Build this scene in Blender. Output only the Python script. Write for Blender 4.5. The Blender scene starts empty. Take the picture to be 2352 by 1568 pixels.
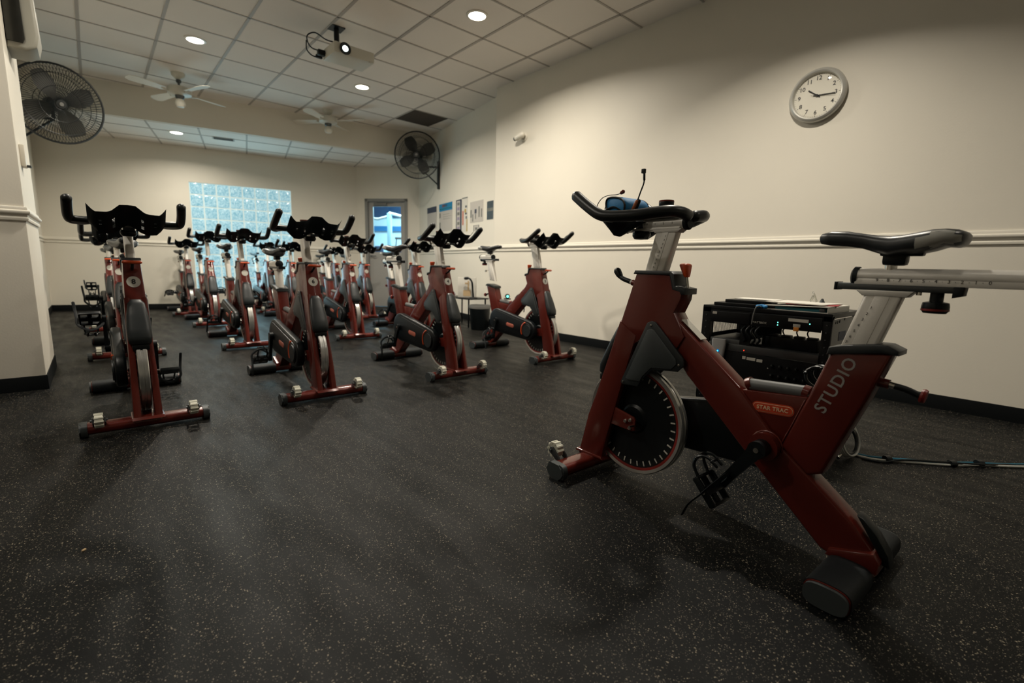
import bpy, bmesh, math, random
from mathutils import Vector, Matrix
random.seed(7)
SC = bpy.context.scene
COL = SC.collection
PI = math.pi
H_CAM = 0.8479
# ---------------------------------------------------------------- camera
cam_d = bpy.data.cameras.new('camera')
cam = bpy.data.objects.new('camera', cam_d)
COL.objects.link(cam)
cam_d.sensor_width = 36.0
cam_d.lens = 1085.5 * 36.0 / 2352.0
cam_d.clip_start = 0.02
cam_d.clip_end = 100
RX = Vector((0.7531718, -0.6573663, 0.0245307))
UP = Vector((0.0837702, 0.1328326, 0.9875920))
FW = Vector((0.6524682, 0.7417716, -0.1551135))
m = Matrix((RX, UP, -FW)).transposed().to_4x4()
m.translation = (0, 0, H_CAM)
cam.matrix_world = m
cam_d.dof.use_dof = True
cam_d.dof.focus_distance = 1.75
cam_d.dof.aperture_fstop = 2.6
SC.camera = cam
SC.view_settings.view_transform = 'Standard'
SC.view_settings.look = 'None'
SC.view_settings.gamma = 1.0
SC.view_settings.exposure = 0.0
SC.view_settings.use_curve_mapping = False
# ---------------------------------------------------------------- world
W = bpy.data.worlds.new('world'); SC.world = W; W.use_nodes = True
W.node_tree.nodes['Background'].inputs[0].default_value = (0.25, 0.5, 0.62, 1)
W.node_tree.nodes['Background'].inputs[1].default_value = 0.05

def area_light(name, loc, size, power, color, rot=(0, 0, 0), shape='DISK', size_y=None, spread=PI):
    l = bpy.data.lights.new(name, 'AREA'); l.shape = shape; l.size = size
    if size_y: l.size_y = size_y
    l.energy = power; l.color = color; l.spread = spread
    o = bpy.data.objects.new(name, l); COL.objects.link(o)
    o.location = loc; o.rotation_euler = rot
    return o
WARM = (1.0, 0.915, 0.775)
CZ = 3.116
LK = 2.1
# recessed ceiling lamps: the visible ones and unseen ones outside the picture
CANS = [(0.993, 6.264, 27), (2.831, 3.813, 25), (2.818, 6.274, 23),
        (0.993, 3.813, 18), (-0.845, 2.6, 11), (2.831, 1.362, 15), (0.993, 0.2, 0.6), (-1.2, 1.362, 2), (2.831, -1.1, 4)]
for i, (x, y, p) in enumerate(CANS):
    area_light('can_light', (x, y, CZ - 0.02), 0.13, p * LK, WARM, spread=math.radians(128 if (x > 2 and y < 2) else 156))
area_light('can_light', (1.08, 8.856, 2.68), 0.13, 10.5 * LK, WARM, spread=math.radians(156))
# added lamp on the room side for the blue glow of the glass blocks
area_light('window_glow_lamp', (2.08, 9.50, 1.24), 1.5, 8 * LK, (0.45, 0.85, 1.0), rot=(math.radians(-90), 0, math.radians(-12.2)), shape='RECTANGLE', size_y=1.7)

# ---------------------------------------------------------------- materials
def mat(name, col, rough=0.5, metal=0.0, coat=0.0, spec=0.5, emit=None, es=0.0, bump=0.0, bscale=200.0, var=0.0, vscale=6.0, trans=0.0):
    m = bpy.data.materials.new(name); m.use_nodes = True
    nt = m.node_tree; b = nt.nodes['Principled BSDF']
    b.inputs['Base Color'].default_value = (*col, 1)
    b.inputs['Roughness'].default_value = rough
    b.inputs['Metallic'].default_value = metal
    b.inputs['Coat Weight'].default_value = coat
    b.inputs['Coat Roughness'].default_value = 0.12
    b.inputs['Specular IOR Level'].default_value = spec
    b.inputs['Transmission Weight'].default_value = trans
    if emit:
        b.inputs['Emission Color'].default_value = (*emit, 1)
        b.inputs['Emission Strength'].default_value = es
    if bump or var:
        tc = nt.nodes.new('ShaderNodeTexCoord')
    if bump:
        n = nt.nodes.new('ShaderNodeTexNoise'); n.inputs['Scale'].default_value = bscale; n.inputs['Detail'].default_value = 4
        nt.links.new(tc.outputs['Object'], n.inputs['Vector'])
        bp = nt.nodes.new('ShaderNodeBump'); bp.inputs['Strength'].default_value = bump; bp.inputs['Distance'].default_value = 0.002
        nt.links.new(n.outputs['Fac'], bp.inputs['Height']); nt.links.new(bp.outputs[0], b.inputs['Normal'])
    if var:
        n2 = nt.nodes.new('ShaderNodeTexNoise'); n2.inputs['Scale'].default_value = vscale; n2.inputs['Detail'].default_value = 6
        nt.links.new(tc.outputs['Object'], n2.inputs['Vector'])
        mp = nt.nodes.new('ShaderNodeMapRange'); mp.inputs['To Min'].default_value = 1 - var; mp.inputs['To Max'].default_value = 1 + var
        nt.links.new(n2.outputs['Fac'], mp.inputs['Value'])
        mx = nt.nodes.new('ShaderNodeMix'); mx.data_type = 'RGBA'; mx.blend_type = 'MULTIPLY'; mx.inputs['Factor'].default_value = 1
        mx.inputs['A'].default_value = (*col, 1)
        nt.links.new(mp.outputs['Result'], mx.inputs['B'])
        nt.links.new(mx.outputs['Result'], b.inputs['Base Color'])
    return m

M = {}
M['wall'] = mat('wall_paint', (0.755, 0.712, 0.620), 0.55, bump=0.15, bscale=90, var=0.03, vscale=2.5)
M['trim'] = mat('trim_paint', (0.77, 0.73, 0.64), 0.38)
M['ceil'] = mat('ceiling_tile', (0.86, 0.80, 0.735), 0.85, bump=0.6, bscale=260, var=0.05, vscale=1.2)
M['tbar'] = mat('ceiling_grid', (0.46, 0.42, 0.38), 0.6)
M['base'] = mat('black_rubber_base', (0.0035, 0.0045, 0.0050), 0.6, spec=0.12)
M['red'] = mat('red_paint', (0.108, 0.0135, 0.0085), 0.27, metal=0.1, coat=0.4, spec=0.35, var=0.06, vscale=8)
M['black'] = mat('black_plastic', (0.0035, 0.0055, 0.0065), 0.36, spec=0.32, bump=0.1, bscale=400)
M['rubber'] = mat('black_rubber', (0.008, 0.0105, 0.012), 0.55, spec=0.25, bump=0.25, bscale=500)
M['foam'] = mat('grip_foam', (0.008, 0.010, 0.011), 0.36, bump=0.1, bscale=600)
M['dgrey'] = mat('dark_grey_plastic', (0.014, 0.018, 0.020), 0.42)
M['mgrey'] = mat('grey_plastic', (0.036, 0.043, 0.045), 0.5)
M['lgrey'] = mat('saddle_grey', (0.50, 0.50, 0.46), 0.42)
M['alu'] = mat('brushed_aluminium', (0.84, 0.81, 0.75), 0.40, metal=0.2, bump=0.1, bscale=300)
M['chrome'] = mat('chrome', (0.72, 0.70, 0.66), 0.14, metal=1.0)
M['steel'] = mat('dark_steel', (0.12, 0.13, 0.135), 0.35, metal=0.8)
M['orange'] = mat('orange_plastic', (0.62, 0.075, 0.012), 0.35, coat=0.3)
M['redring'] = mat('red_ring', (0.20, 0.012, 0.008), 0.4)
M['white'] = mat('white_print', (0.62, 0.60, 0.54), 0.6)
M['silver'] = mat('silver_print', (0.30, 0.29, 0.27), 0.5)
M['ink'] = mat('black_ink', (0.012, 0.012, 0.012), 0.6)
M['logo'] = mat('logo_red', (0.50, 0.05, 0.015), 0.4)
M['logoline'] = mat('logo_cream', (0.72, 0.50, 0.32), 0.5)
M['cream'] = mat('cream_plastic', (0.62, 0.60, 0.52), 0.4)
M['blue'] = mat('blue_neoprene', (0.004, 0.19, 0.46), 0.6, bump=0.3, bscale=900)
M['foamtip'] = mat('brown_foam', (0.17, 0.035, 0.02), 0.9)
M['brownpatch'] = mat('brown_tile', (0.060, 0.045, 0.033), 0.85)
M['gray'] = mat('rack_grey', (0.17, 0.17, 0.16), 0.45)
M['rack'] = mat('rack_black', (0.004, 0.005, 0.006), 0.4, spec=0.25, bump=0.1)
M['darkglass'] = mat('dark_panel', (0.006, 0.007, 0.008), 0.12)
M['paper'] = mat('paper', (0.62, 0.60, 0.54), 0.8)
M['tealbook'] = mat('teal_cover', (0.01, 0.14, 0.18), 0.5)
M['redbook'] = mat('red_cover', (0.33, 0.02, 0.03), 0.5)
M['clear'] = mat('clear_plastic', (0.85, 0.85, 0.8), 0.08, trans=0.85)
M['label'] = mat('label_white', (0.55, 0.53, 0.47), 0.6)
M['cable'] = mat('cable_white', (0.45, 0.45, 0.41), 0.5)
M['cableblue'] = mat('cable_blue', (0.01, 0.12, 0.19), 0.5)
M['whitewheel'] = mat('wheel_white', (0.58, 0.57, 0.48), 0.35)
M['clockface'] = mat('clock_face', (0.80, 0.77, 0.68), 0.6)
M['purple'] = mat('pale_purple', (0.28, 0.23, 0.33), 0.6)
def emis(name, col, s):
    m = mat(name, (0.02, 0.02, 0.02), 0.4, emit=col, es=s); return m
M['lamp'] = emis('lamp_glow', (1.0, 0.93, 0.80), 14.0)
M['lens'] = emis('projector_lens_glow', (0.85, 1.0, 0.95), 9.0)
M['ledg'] = emis('led_green', (0.15, 1.0, 0.75), 3.0)
M['ledb'] = emis('led_blue', (0.03, 0.5, 1.0), 3.5)
M['ledr'] = emis('led_red', (1.0, 0.05, 0.02), 1.6)

def glass_pane(name, rough=0.03, tint=(0.9, 0.97, 1.0), ior=1.45):
    m = bpy.data.materials.new(name); m.use_nodes = True; nt = m.node_tree
    nt.nodes.clear()
    out = nt.nodes.new('ShaderNodeOutputMaterial'); mx = nt.nodes.new('ShaderNodeMixShader')
    t = nt.nodes.new('ShaderNodeBsdfTransparent'); t.inputs[0].default_value = (*tint, 1)
    g = nt.nodes.new('ShaderNodeBsdfGlossy'); g.inputs['Roughness'].default_value = rough
    f = nt.nodes.new('ShaderNodeFresnel'); f.inputs[0].default_value = ior
    nt.links.new(f.outputs[0], mx.inputs[0]); nt.links.new(t.outputs[0], mx.inputs[1]); nt.links.new(g.outputs[0], mx.inputs[2])
    nt.links.new(mx.outputs[0], out.inputs[0])
    return m
M['pane'] = glass_pane('clear_glass')
M['clockglass'] = glass_pane('thin_clock_glass', .04, (1, 1, 1), 1.22)

def floor_mat():
    m = bpy.data.materials.new('speckled_rubber_floor'); m.use_nodes = True
    nt = m.node_tree; b = nt.nodes['Principled BSDF']; L = nt.links.new
    tc = nt.nodes.new('ShaderNodeTexCoord')
    def speck(scale, thr, dist, off):
        mp = nt.nodes.new('ShaderNodeMapping'); mp.inputs['Location'].default_value = (off, off * 2.3, 0)
        L(tc.outputs['Object'], mp.inputs['Vector'])
        nz = nt.nodes.new('ShaderNodeTexNoise'); nz.inputs['Scale'].default_value = scale * 1.7
        L(mp.outputs[0], nz.inputs['Vector'])
        mixv = nt.nodes.new('ShaderNodeMix'); mixv.data_type = 'VECTOR'; mixv.inputs['Factor'].default_value = 0.006
        L(mp.outputs[0], mixv.inputs['A']); L(nz.outputs['Color'], mixv.inputs['B'])
        v = nt.nodes.new('ShaderNodeTexVoronoi'); v.inputs['Scale'].default_value = scale
        L(mixv.outputs['Result'], v.inputs['Vector'])
        sep = nt.nodes.new('ShaderNodeSeparateColor'); L(v.outputs['Color'], sep.inputs[0])
        c1 = nt.nodes.new('ShaderNodeMath'); c1.operation = 'GREATER_THAN'; c1.inputs[1].default_value = thr; L(sep.outputs[0], c1.inputs[0])
        c2 = nt.nodes.new('ShaderNodeMath'); c2.operation = 'LESS_THAN'; c2.inputs[1].default_value = dist; L(v.outputs['Distance'], c2.inputs[0])
        c3 = nt.nodes.new('ShaderNodeMath'); c3.operation = 'MULTIPLY'; L(c1.outputs[0], c3.inputs[0]); L(c2.outputs[0], c3.inputs[1])
        return c3, sep
    s1, q1 = speck(190, 0.90, 0.34, 0.0)
    s2, q2 = speck(330, 0.86, 0.36, 3.1)
    big = nt.nodes.new('ShaderNodeTexNoise'); big.inputs['Scale'].default_value = 2.2; big.inputs['Detail'].default_value = 8; big.inputs['Roughness'].default_value = 0.65
    L(tc.outputs['Object'], big.inputs['Vector'])
    ramp = nt.nodes.new('ShaderNodeMapRange'); ramp.inputs['To Min'].default_value = 0.65; ramp.inputs['To Max'].default_value = 1.4
    L(big.outputs['Fac'], ramp.inputs['Value'])
    base = nt.nodes.new('ShaderNodeMix'); base.data_type = 'RGBA'; base.blend_type = 'MULTIPLY'; base.inputs['Factor'].default_value = 1
    base.inputs['A'].default_value = (0.0030, 0.0036, 0.0038, 1); L(ramp.outputs['Result'], base.inputs['B'])
    m1 = nt.nodes.new('ShaderNodeMix'); m1.data_type = 'RGBA'; L(s1.outputs[0], m1.inputs['Factor']); L(base.outputs['Result'], m1.inputs['A'])
    m1.inputs['B'].default_value = (0.25, 0.215, 0.16, 1)
    m2 = nt.nodes.new('ShaderNodeMix'); m2.data_type = 'RGBA'; L(s2.outputs[0], m2.inputs['Factor']); L(m1.outputs['Result'], m2.inputs['A'])
    m2.inputs['B'].default_value = (0.17, 0.15, 0.12, 1)
    L(m2.outputs['Result'], b.inputs['Base Color'])
    st = nt.nodes.new('ShaderNodeMapping'); st.inputs['Scale'].default_value = (6, 1.3, 1); L(tc.outputs['Object'], st.inputs['Vector'])
    sn = nt.nodes.new('ShaderNodeTexNoise'); sn.inputs['Scale'].default_value = 1.6; sn.inputs['Detail'].default_value = 5; L(st.outputs[0], sn.inputs['Vector'])
    rr = nt.nodes.new('ShaderNodeMapRange'); rr.inputs['From Min'].default_value = 0.3; rr.inputs['From Max'].default_value = 0.7
    rr.inputs['To Min'].default_value = 0.36; rr.inputs['To Max'].default_value = 0.56
    L(sn.outputs['Fac'], rr.inputs['Value']); L(rr.outputs['Result'], b.inputs['Roughness'])
    b.inputs['Specular IOR Level'].default_value = 0.11
    fn = nt.nodes.new('ShaderNodeTexNoise'); fn.inputs['Scale'].default_value = 420; fn.inputs['Detail'].default_value = 3; L(tc.outputs['Object'], fn.inputs['Vector'])
    bp = nt.nodes.new('ShaderNodeBump'); bp.inputs['Strength'].default_value = 0.45; bp.inputs['Distance'].default_value = 0.0015
    L(fn.outputs['Fac'], bp.inputs['Height']); L(bp.outputs[0], b.inputs['Normal'])
    return m
M['floor'] = floor_mat()

def glassblock_mat():
    m = bpy.data.materials.new('glass_block'); m.use_nodes = True
    nt = m.node_tree; b = nt.nodes['Principled BSDF']; L = nt.links.new
    tc = nt.nodes.new('ShaderNodeTexCoord')
    n = nt.nodes.new('ShaderNodeTexNoise'); n.inputs['Scale'].default_value = 34; n.inputs['Detail'].default_value = 8; n.inputs['Roughness'].default_value = 0.8
    L(tc.outputs['Object'], n.inputs['Vector'])
    r = nt.nodes.new('ShaderNodeValToRGB'); e = r.color_ramp.elements
    e[0].position = 0.40; e[0].color = (0.10, 0.29, 0.37, 1); e[1].position = 0.62; e[1].color = (0.50, 0.66, 0.67, 1)
    L(n.outputs['Fac'], r.inputs[0])
    L(r.outputs[0], b.inputs['Emission Color']); b.inputs['Emission Strength'].default_value = 1.08
    b.inputs['Base Color'].default_value = (0.10, 0.20, 0.25, 1); b.inputs['Roughness'].default_value = 0.12
    return m
M['block'] = glassblock_mat()
M['mortar'] = mat('mortar_added_glow', (0.40, 0.42, 0.38), 0.8, emit=(0.36, 0.47, 0.46), es=0.92)  # backlight painted into the opaque joints as a glow of their own

# ---------------------------------------------------------------- geometry helpers
def link(o): COL.objects.link(o); return o
def finish(name, bm, material, parent=None, angle=38, label=None):
    bmesh.ops.recalc_face_normals(bm, faces=bm.faces[:])
    me = bpy.data.meshes.new(name); bm.to_mesh(me); bm.free()
    me.materials.append(M[material] if isinstance(material, str) else material)
    for p in me.polygons: p.use_smooth = True
    me.set_sharp_from_angle(angle=math.radians(angle))
    o = bpy.data.objects.new(name, me); link(o)
    if parent: o.parent = parent
    if label: o['label'] = label
    return o
def tag(o, label=None, cat=None, group=None, kind=None):
    if label: o['label'] = label
    if cat: o['category'] = cat
    if group: o['group'] = group
    if kind: o['kind'] = kind
    return o
def thing(name, loc, rz=0, label=None, cat=None, group=None):
    o = bpy.data.objects.new(name, None); link(o); o.empty_display_size = 0.1
    o.location = loc; o.rotation_euler = (0, 0, rz)
    return tag(o, label, cat, group)
def copy_tree(o, parent=None):
    c = o.copy(); COL.objects.link(c); c.parent = parent
    for ch in list(o.children): copy_tree(ch, c)
    return c
def box(bm, c, s, rz=0.0, bev=0.0, R=None):
    r = bmesh.ops.create_cube(bm, size=1.0)
    vs = r['verts']
    mt = Matrix.Translation(c) @ (R.to_4x4() if R else Matrix.Rotation(rz, 4, 'Z')) @ Matrix.Diagonal((*s, 1))
    bmesh.ops.transform(bm, matrix=mt, verts=vs)
    if bev:
        es = list({e for v in vs for e in v.link_edges})
        bmesh.ops.bevel(bm, geom=es, offset=bev, segments=2, affect='EDGES', profile=0.6)
def BM(): return bmesh.new()
def cyl(bm, p0, p1, r0, r1=None, seg=20, cap=True):
    p0 = Vector(p0); p1 = Vector(p1); r1 = r0 if r1 is None else r1
    d = (p1 - p0).normalized(); q = d.to_track_quat('Z', 'Y')
    rings = []
    for p, r in ((p0, r0), (p1, r1)):
        rings.append([bm.verts.new(p + q @ Vector((r * math.cos(2 * PI * i / seg), r * math.sin(2 * PI * i / seg), 0))) for i in range(seg)])
    for i in range(seg):
        bm.faces.new((rings[0][i], rings[0][(i + 1) % seg], rings[1][(i + 1) % seg], rings[1][i]))
    if cap:
        bm.faces.new(rings[0][::-1]); bm.faces.new(rings[1])
def lathe(bm, prof, p0=(0, 0, 0), axis=(0, 0, 1), seg=28, ring=False):
    """prof: list of (radius, height)"""
    q = Vector(axis).normalized().to_track_quat('Z', 'Y'); p0 = Vector(p0); rings = []
    for r, h in prof:
        if r < 1e-6: rings.append([bm.verts.new(p0 + q @ Vector((0, 0, h)))])
        else: rings.append([bm.verts.new(p0 + q @ Vector((r * math.cos(2 * PI * i / seg), r * math.sin(2 * PI * i / seg), h))) for i in range(seg)])
    pairs = list(zip(rings[:-1], rings[1:])) + ([(rings[-1], rings[0])] if ring else [])
    for a, b in pairs:
        for i in range(seg):
            j = (i + 1) % seg
            if len(a) == 1 and len(b) == 1: continue
            if len(a) == 1: bm.faces.new((a[0], b[i], b[j]))
            elif len(b) == 1: bm.faces.new((a[i], a[j], b[0]))
            else: bm.faces.new((a[i], a[j], b[j], b[i]))
    if ring: return
    if len(rings[0]) > 1: bm.faces.new(rings[0][::-1])
    if len(rings[-1]) > 1: bm.faces.new(rings[-1])
def spline(pts, n=6, closed=False):
    P = [Vector(p) for p in pts]; out = []; N = len(P)
    rng = N if closed else N - 1
    for i in range(rng):
        a = P[(i - 1) % N] if (closed or i > 0) else P[0] * 2 - P[1]
        b = P[i]; c = P[(i + 1) % N]
        d = P[(i + 2) % N] if (closed or i + 2 < N) else P[-1] * 2 - P[-2]
        for k in range(n):
            t = k / n
            out.append(0.5 * ((2 * b) + (c - a) * t + (2 * a - 5 * b + 4 * c - d) * t * t + (3 * b - a - 3 * c + d) * t ** 3))
    if not closed: out.append(P[-1])
    return out
def tube(bm, pts, r, seg=12, closed=False, round_end=True, sx=1.0, sy=1.0):
    P = [Vector(p) for p in pts]; N = len(P); rings = []
    rr = r if isinstance(r, (list, tuple)) else [r] * N
    up = None
    for i in range(N):
        if closed: t = (P[(i + 1) % N] - P[i - 1]).normalized()
        else: t = (P[min(i + 1, N - 1)] - P[max(i - 1, 0)]).normalized()
        if up is None:
            up = Vector((0, 0, 1)) if abs(t.z) < 0.9 else Vector((1, 0, 0))
        s = t.cross(up).normalized(); up = s.cross(t).normalized()
        rings.append([bm.verts.new(P[i] + (s * math.cos(2 * PI * k / seg) * sx + up * math.sin(2 * PI * k / seg) * sy) * rr[i]) for k in range(seg)])
    M_ = N if closed else N - 1
    for i in range(M_):
        a = rings[i]; b = rings[(i + 1) % N]
        for k in range(seg):
            bm.faces.new((a[k], a[(k + 1) % seg], b[(k + 1) % seg], b[k]))
    if not closed:
        for end, pi, pj in ((rings[0], 0, 1), (rings[-1], N - 1, N - 2)):
            d = (P[pi] - P[pj]).normalized(); prev = end
            if round_end:
                for f, g in ((0.75, 0.45), (0.4, 0.75)):
                    c = P[pi] + d * rr[pi] * g
                    nr = [bm.verts.new(c + (v.co - P[pi]) * f) for v in end]
                    for k in range(seg): bm.faces.new((prev[k], prev[(k + 1) % seg], nr[(k + 1) % seg], nr[k]))
                    prev = nr
            bm.faces.new(prev)
def inset_poly(pts, d):
    """polygon moved inward by d, with the mitre limited so that no corner runs away"""
    n = len(pts); A = sum(pts[i][0] * pts[(i + 1) % n][1] - pts[(i + 1) % n][0] * pts[i][1] for i in range(n)); sg = 1 if A > 0 else -1
    out = []
    for i in range(n):
        p0 = Vector(pts[i - 1]); p1 = Vector(pts[i]); p2 = Vector(pts[(i + 1) % n])
        e1 = (p1 - p0).normalized(); e2 = (p2 - p1).normalized()
        n1 = Vector((-e1.y, e1.x)) * sg; n2 = Vector((-e2.y, e2.x)) * sg
        nn = n1 + n2
        if nn.length < 1e-4: nn = n1.copy()
        nn.normalize(); k = min(1.6, 1 / max(.3, nn.dot(n1)))
        q = p1 + nn * k * d; out.append((q.x, q.y))
    return out
def prism(bm, pts, t0, t1, bev=0.0, hw=None, seg=2, scale=1.0):
    """polygon in (s,z) extruded along local Y with rounded long edges; hw(z) optionally scales |t|"""
    n = len(pts); dr = 1 if t1 > t0 else -1; bev = min(bev, abs(t1 - t0) * .45)
    secs = []
    if bev > 0:
        secs = [(t0 + dr * bev * (1 - math.cos(PI / 2 * k / seg)), bev * (1 - math.sin(PI / 2 * k / seg))) for k in range(seg + 1)]
        secs += [(t1 - dr * bev * (1 - math.cos(PI / 2 * k / seg)), bev * (1 - math.sin(PI / 2 * k / seg))) for k in range(seg, -1, -1)]
    else: secs = [(t0, 0), (t1, 0)]
    rings = []
    for t, ins in secs:
        q = inset_poly(pts, ins * scale) if ins > 1e-6 else pts
        rings.append([bm.verts.new((x, t * (hw(z) if hw else 1.0), z)) for x, z in q])
    bm.faces.new(rings[0]); bm.faces.new(rings[-1][::-1])
    for a, b in zip(rings[:-1], rings[1:]):
        for i in range(n): bm.faces.new((a[i], b[i], b[(i + 1) % n], a[(i + 1) % n]))
def text_mesh(body, size, extrude=0.0006, align='CENTER', bold=0.0, spacing=1.0):
    cu = bpy.data.curves.new('txt', 'FONT'); cu.body = body; cu.size = size; cu.extrude = extrude
    cu.align_x = align; cu.align_y = 'CENTER'; cu.offset = bold; cu.space_character = spacing; cu.resolution_u = 3
    o = bpy.data.objects.new('txt', cu); COL.objects.link(o)
    dg = bpy.context.evaluated_depsgraph_get(); dg.update()
    me = bpy.data.meshes.new_from_object(o.evaluated_get(dg)); bpy.data.objects.remove(o); bpy.data.curves.remove(cu)
    return me
def put_text(name, body, size, origin, xdir, ydir, material, parent=None, **kw):
    """text mesh laid with its reading direction along xdir and its up along ydir (in parent space)"""
    me = text_mesh(body, size, **kw)
    x = Vector(xdir).normalized(); y = Vector(ydir).normalized(); y = (y - x * y.dot(x)).normalized(); z = x.cross(y)
    R = Matrix((x, y, z)).transposed().to_4x4(); R.translation = Vector(origin)
    me.transform(R); me.materials.clear(); me.materials.append(M[material])
    o = bpy.data.objects.new(name, me); link(o)
    if parent: o.parent = parent
    return o
M['orangelit'] = mat('orange_switch', (0.85, 0.30, 0.04), 0.4)
M['silverlight'] = mat('pale_silver', (0.42, 0.42, 0.42), 0.4, metal=0.2)
M['ringblue'] = emis('led_ring_blue', (0.0, 0.16, 0.5), 0.6)
M['orangebrown'] = mat('orange_brown', (0.36, 0.10, 0.03), 0.5)
# ================================================================ the room
def structure(name, bm, material, **kw):
    o = finish(name, bm, material, **kw); o['kind'] = 'structure'; return o
def wall_seg(bm, a, b, z0, z1, th, side=1):
    """box wall whose room face runs a->b, thickness to the left (side=1) or right (-1) of a->b"""
    a = Vector((*a, 0)); b = Vector((*b, 0)); d = (b - a).normalized(); n = Vector((-d.y, d.x, 0)) * side * th
    vs = []
    for z in (z0, z1): vs += [bm.verts.new((p.x, p.y, z)) for p in (a, b, b + n, a + n)]
    for f in ((0, 1, 2, 3), (4, 5, 6, 7), (0, 1, 5, 4), (1, 2, 6, 5), (2, 3, 7, 6), (3, 0, 4, 7)): bm.faces.new([vs[i] for i in f])
def lerp2(a, b, t): return (a[0] + (b[0] - a[0]) * t, a[1] + (b[1] - a[1]) * t)
R0 = (4.092, -3.0); R1 = (4.092, 5.065); R2 = (4.244, 5.065)
C2 = (4.808, 8.260); C1 = (3.996, 9.236); C0 = (-0.55, 10.219)
PX, PY0, PY1 = -0.29, 4.19, 5.02
LX, FY = -3.8, -3.0
LOWZ = 2.70
bm = BM(); box(bm, (0.6, 3.8, -0.05), (9.6, 14.6, 0.1)); structure('floor', bm, 'floor')
bm = BM(); box(bm, (4.092 + 0.1, (R0[1] + R1[1]) / 2, CZ / 2 + 0.02), (0.2, R1[1] - R0[1], CZ + 0.04)); structure('wall_right', bm, 'wall')
bm = BM(); wall_seg(bm, (4.2440, 5.066), C2, 0, CZ + .04, 0.2, -1); structure('wall_right_rear', bm, 'wall')
# door wall with opening
dd = (Vector(C2) - Vector(C1)).normalized(); dn = Vector((dd.y, -dd.x))      # dn points into the room
if dn.y > 0: dn = -dn
DL = 0.205; DR = 0.205 + 0.78; DT = 2.055
def D(s, off=0.0): p = Vector(C1) + dd * s + dn * off; return (p.x, p.y)
dlen = (Vector(C2) - Vector(C1)).length
bm = BM(); wall_seg(bm, C1, D(DL), 0, 2.75, 0.14, 1); wall_seg(bm, D(DR), C2, 0, 2.75, 0.14, 1); wall_seg(bm, D(DL), D(DR), DT, 2.75, 0.14, 1)
structure('wall_corner', bm, 'wall')
# back wall with window opening
bd = (Vector(C1) - Vector(C0)).normalized(); bn = Vector((bd.y, -bd.x))
def Bk(s, off=0.0): p = Vector(C0) + bd * s + bn * off; return (p.x, p.y)
blen = (Vector(C1) - Vector(C0)).length
WL = 1.903; WR = 3.465; WB = 0.34; WT = 2.135
bm = BM(); wall_seg(bm, C0, Bk(WL), 0, 2.75, 0.16, 1); wall_seg(bm, Bk(WR), C1, 0, 2.75, 0.16, 1)
wall_seg(bm, Bk(WL), Bk(WR), 0, WB, 0.16, 1); wall_seg(bm, Bk(WL), Bk(WR), WT, 2.75, 0.16, 1)
structure('wall_back', bm, 'wall')
bm = BM(); wall_seg(bm, (-0.55, PY1), C0, 0, CZ + .04, 0.15, 1); structure('wall_left_rear', bm, 'wall')
bm = BM(); box(bm, ((LX + PX) / 2, (PY0 + PY1) / 2, CZ / 2 + .02), (PX - LX, PY1 - PY0, CZ + .04), bev=0.006); structure('wall_pillar', bm, 'wall')
bm = BM(); box(bm, (LX - 0.1, (FY + PY0) / 2, CZ / 2), (0.2, PY0 - FY, CZ + .04)); structure('wall_left', bm, 'wall')
bm = BM(); box(bm, ((LX + 4.2) / 2, FY - 0.1, CZ / 2), (4.6 - LX, 0.2, CZ + .04)); structure('wall_front', bm, 'wall')
bm = BM(); box(bm, (0.5, 3.6, CZ + 0.06), (9.2, 13.6, 0.12)); structure('ceiling', bm, 'ceil')
# T-bars of the main ceiling, square 0.6127 m grid
TS = 0.6127; GX = 3.7523; GY = 2.9038
def soff_y(x): return 8.549 - 0.194 * x
bm = BM()
for i in range(-1, 13):
    x = GX - i * TS
    if x > 4.2: continue
    y0, y1 = FY, soff_y(x)
    if x < -0.56: y1 = PY0
    box(bm, (x, (y0 + y1) / 2, CZ - 0.002), (0.026, y1 - y0, 0.006))
for j in range(-9, 10):
    y = GY + j * TS
    x1 = 4.092 if y < 5.06 else 4.295 + .1766 * (y - 5.357)
    x0 = LX if y < PY0 else -0.55
    if y > 8.65: continue
    if y > 7.6: x1 = min(x1, (8.549 - y) / 0.194)
    if x1 > x0: box(bm, ((x0 + x1) / 2, y, CZ - 0.0025), (x1 - x0, 0.018, 0.005))
structure('trim_1', bm, 'tbar')
# dropped part of the ceiling with its vertical face
S0 = (-0.55, soff_y(-0.55)); S1 = (4.735, soff_y(4.735))
bm = BM()
vs = [(S0[0], S0[1]), (S1[0], S1[1]), (C2[0] + .1, C2[1]), (C1[0] + .1, C1[1] + .1), (C0[0], C0[1] + .12)]
lo = [bm.verts.new((x, y, LOWZ)) for x, y in vs]; hi = [bm.verts.new((x, y, CZ + .01)) for x, y in vs]
bm.faces.new(lo); bm.faces.new(hi[::-1])
for i in range(5): bm.faces.new((lo[i], lo[(i + 1) % 5], hi[(i + 1) % 5], hi[i]))
structure('ceiling_low', bm, 'wall')
bm = BM()
vs2 = [(S0[0] + .01, S0[1] + .05), (S1[0] - .02, S1[1] + .06), (C2[0] - .02, C2[1]), (C1[0], C1[1] - .01), (C0[0] + .01, C0[1] - .01)]
lo = [bm.verts.new((x, y, LOWZ - 0.004)) for x, y in vs2]; hi = [bm.verts.new((x, y, LOWZ + .001)) for x, y in vs2]
bm.faces.new(lo); bm.faces.new(hi[::-1])
for i in range(5): bm.faces.new((lo[i], lo[(i + 1) % 5], hi[(i + 1) % 5], hi[i]))
structure('ceiling_low_tiles', bm, 'ceil')
bm = BM()
ang = math.atan2(bd.y, bd.x)
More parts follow.
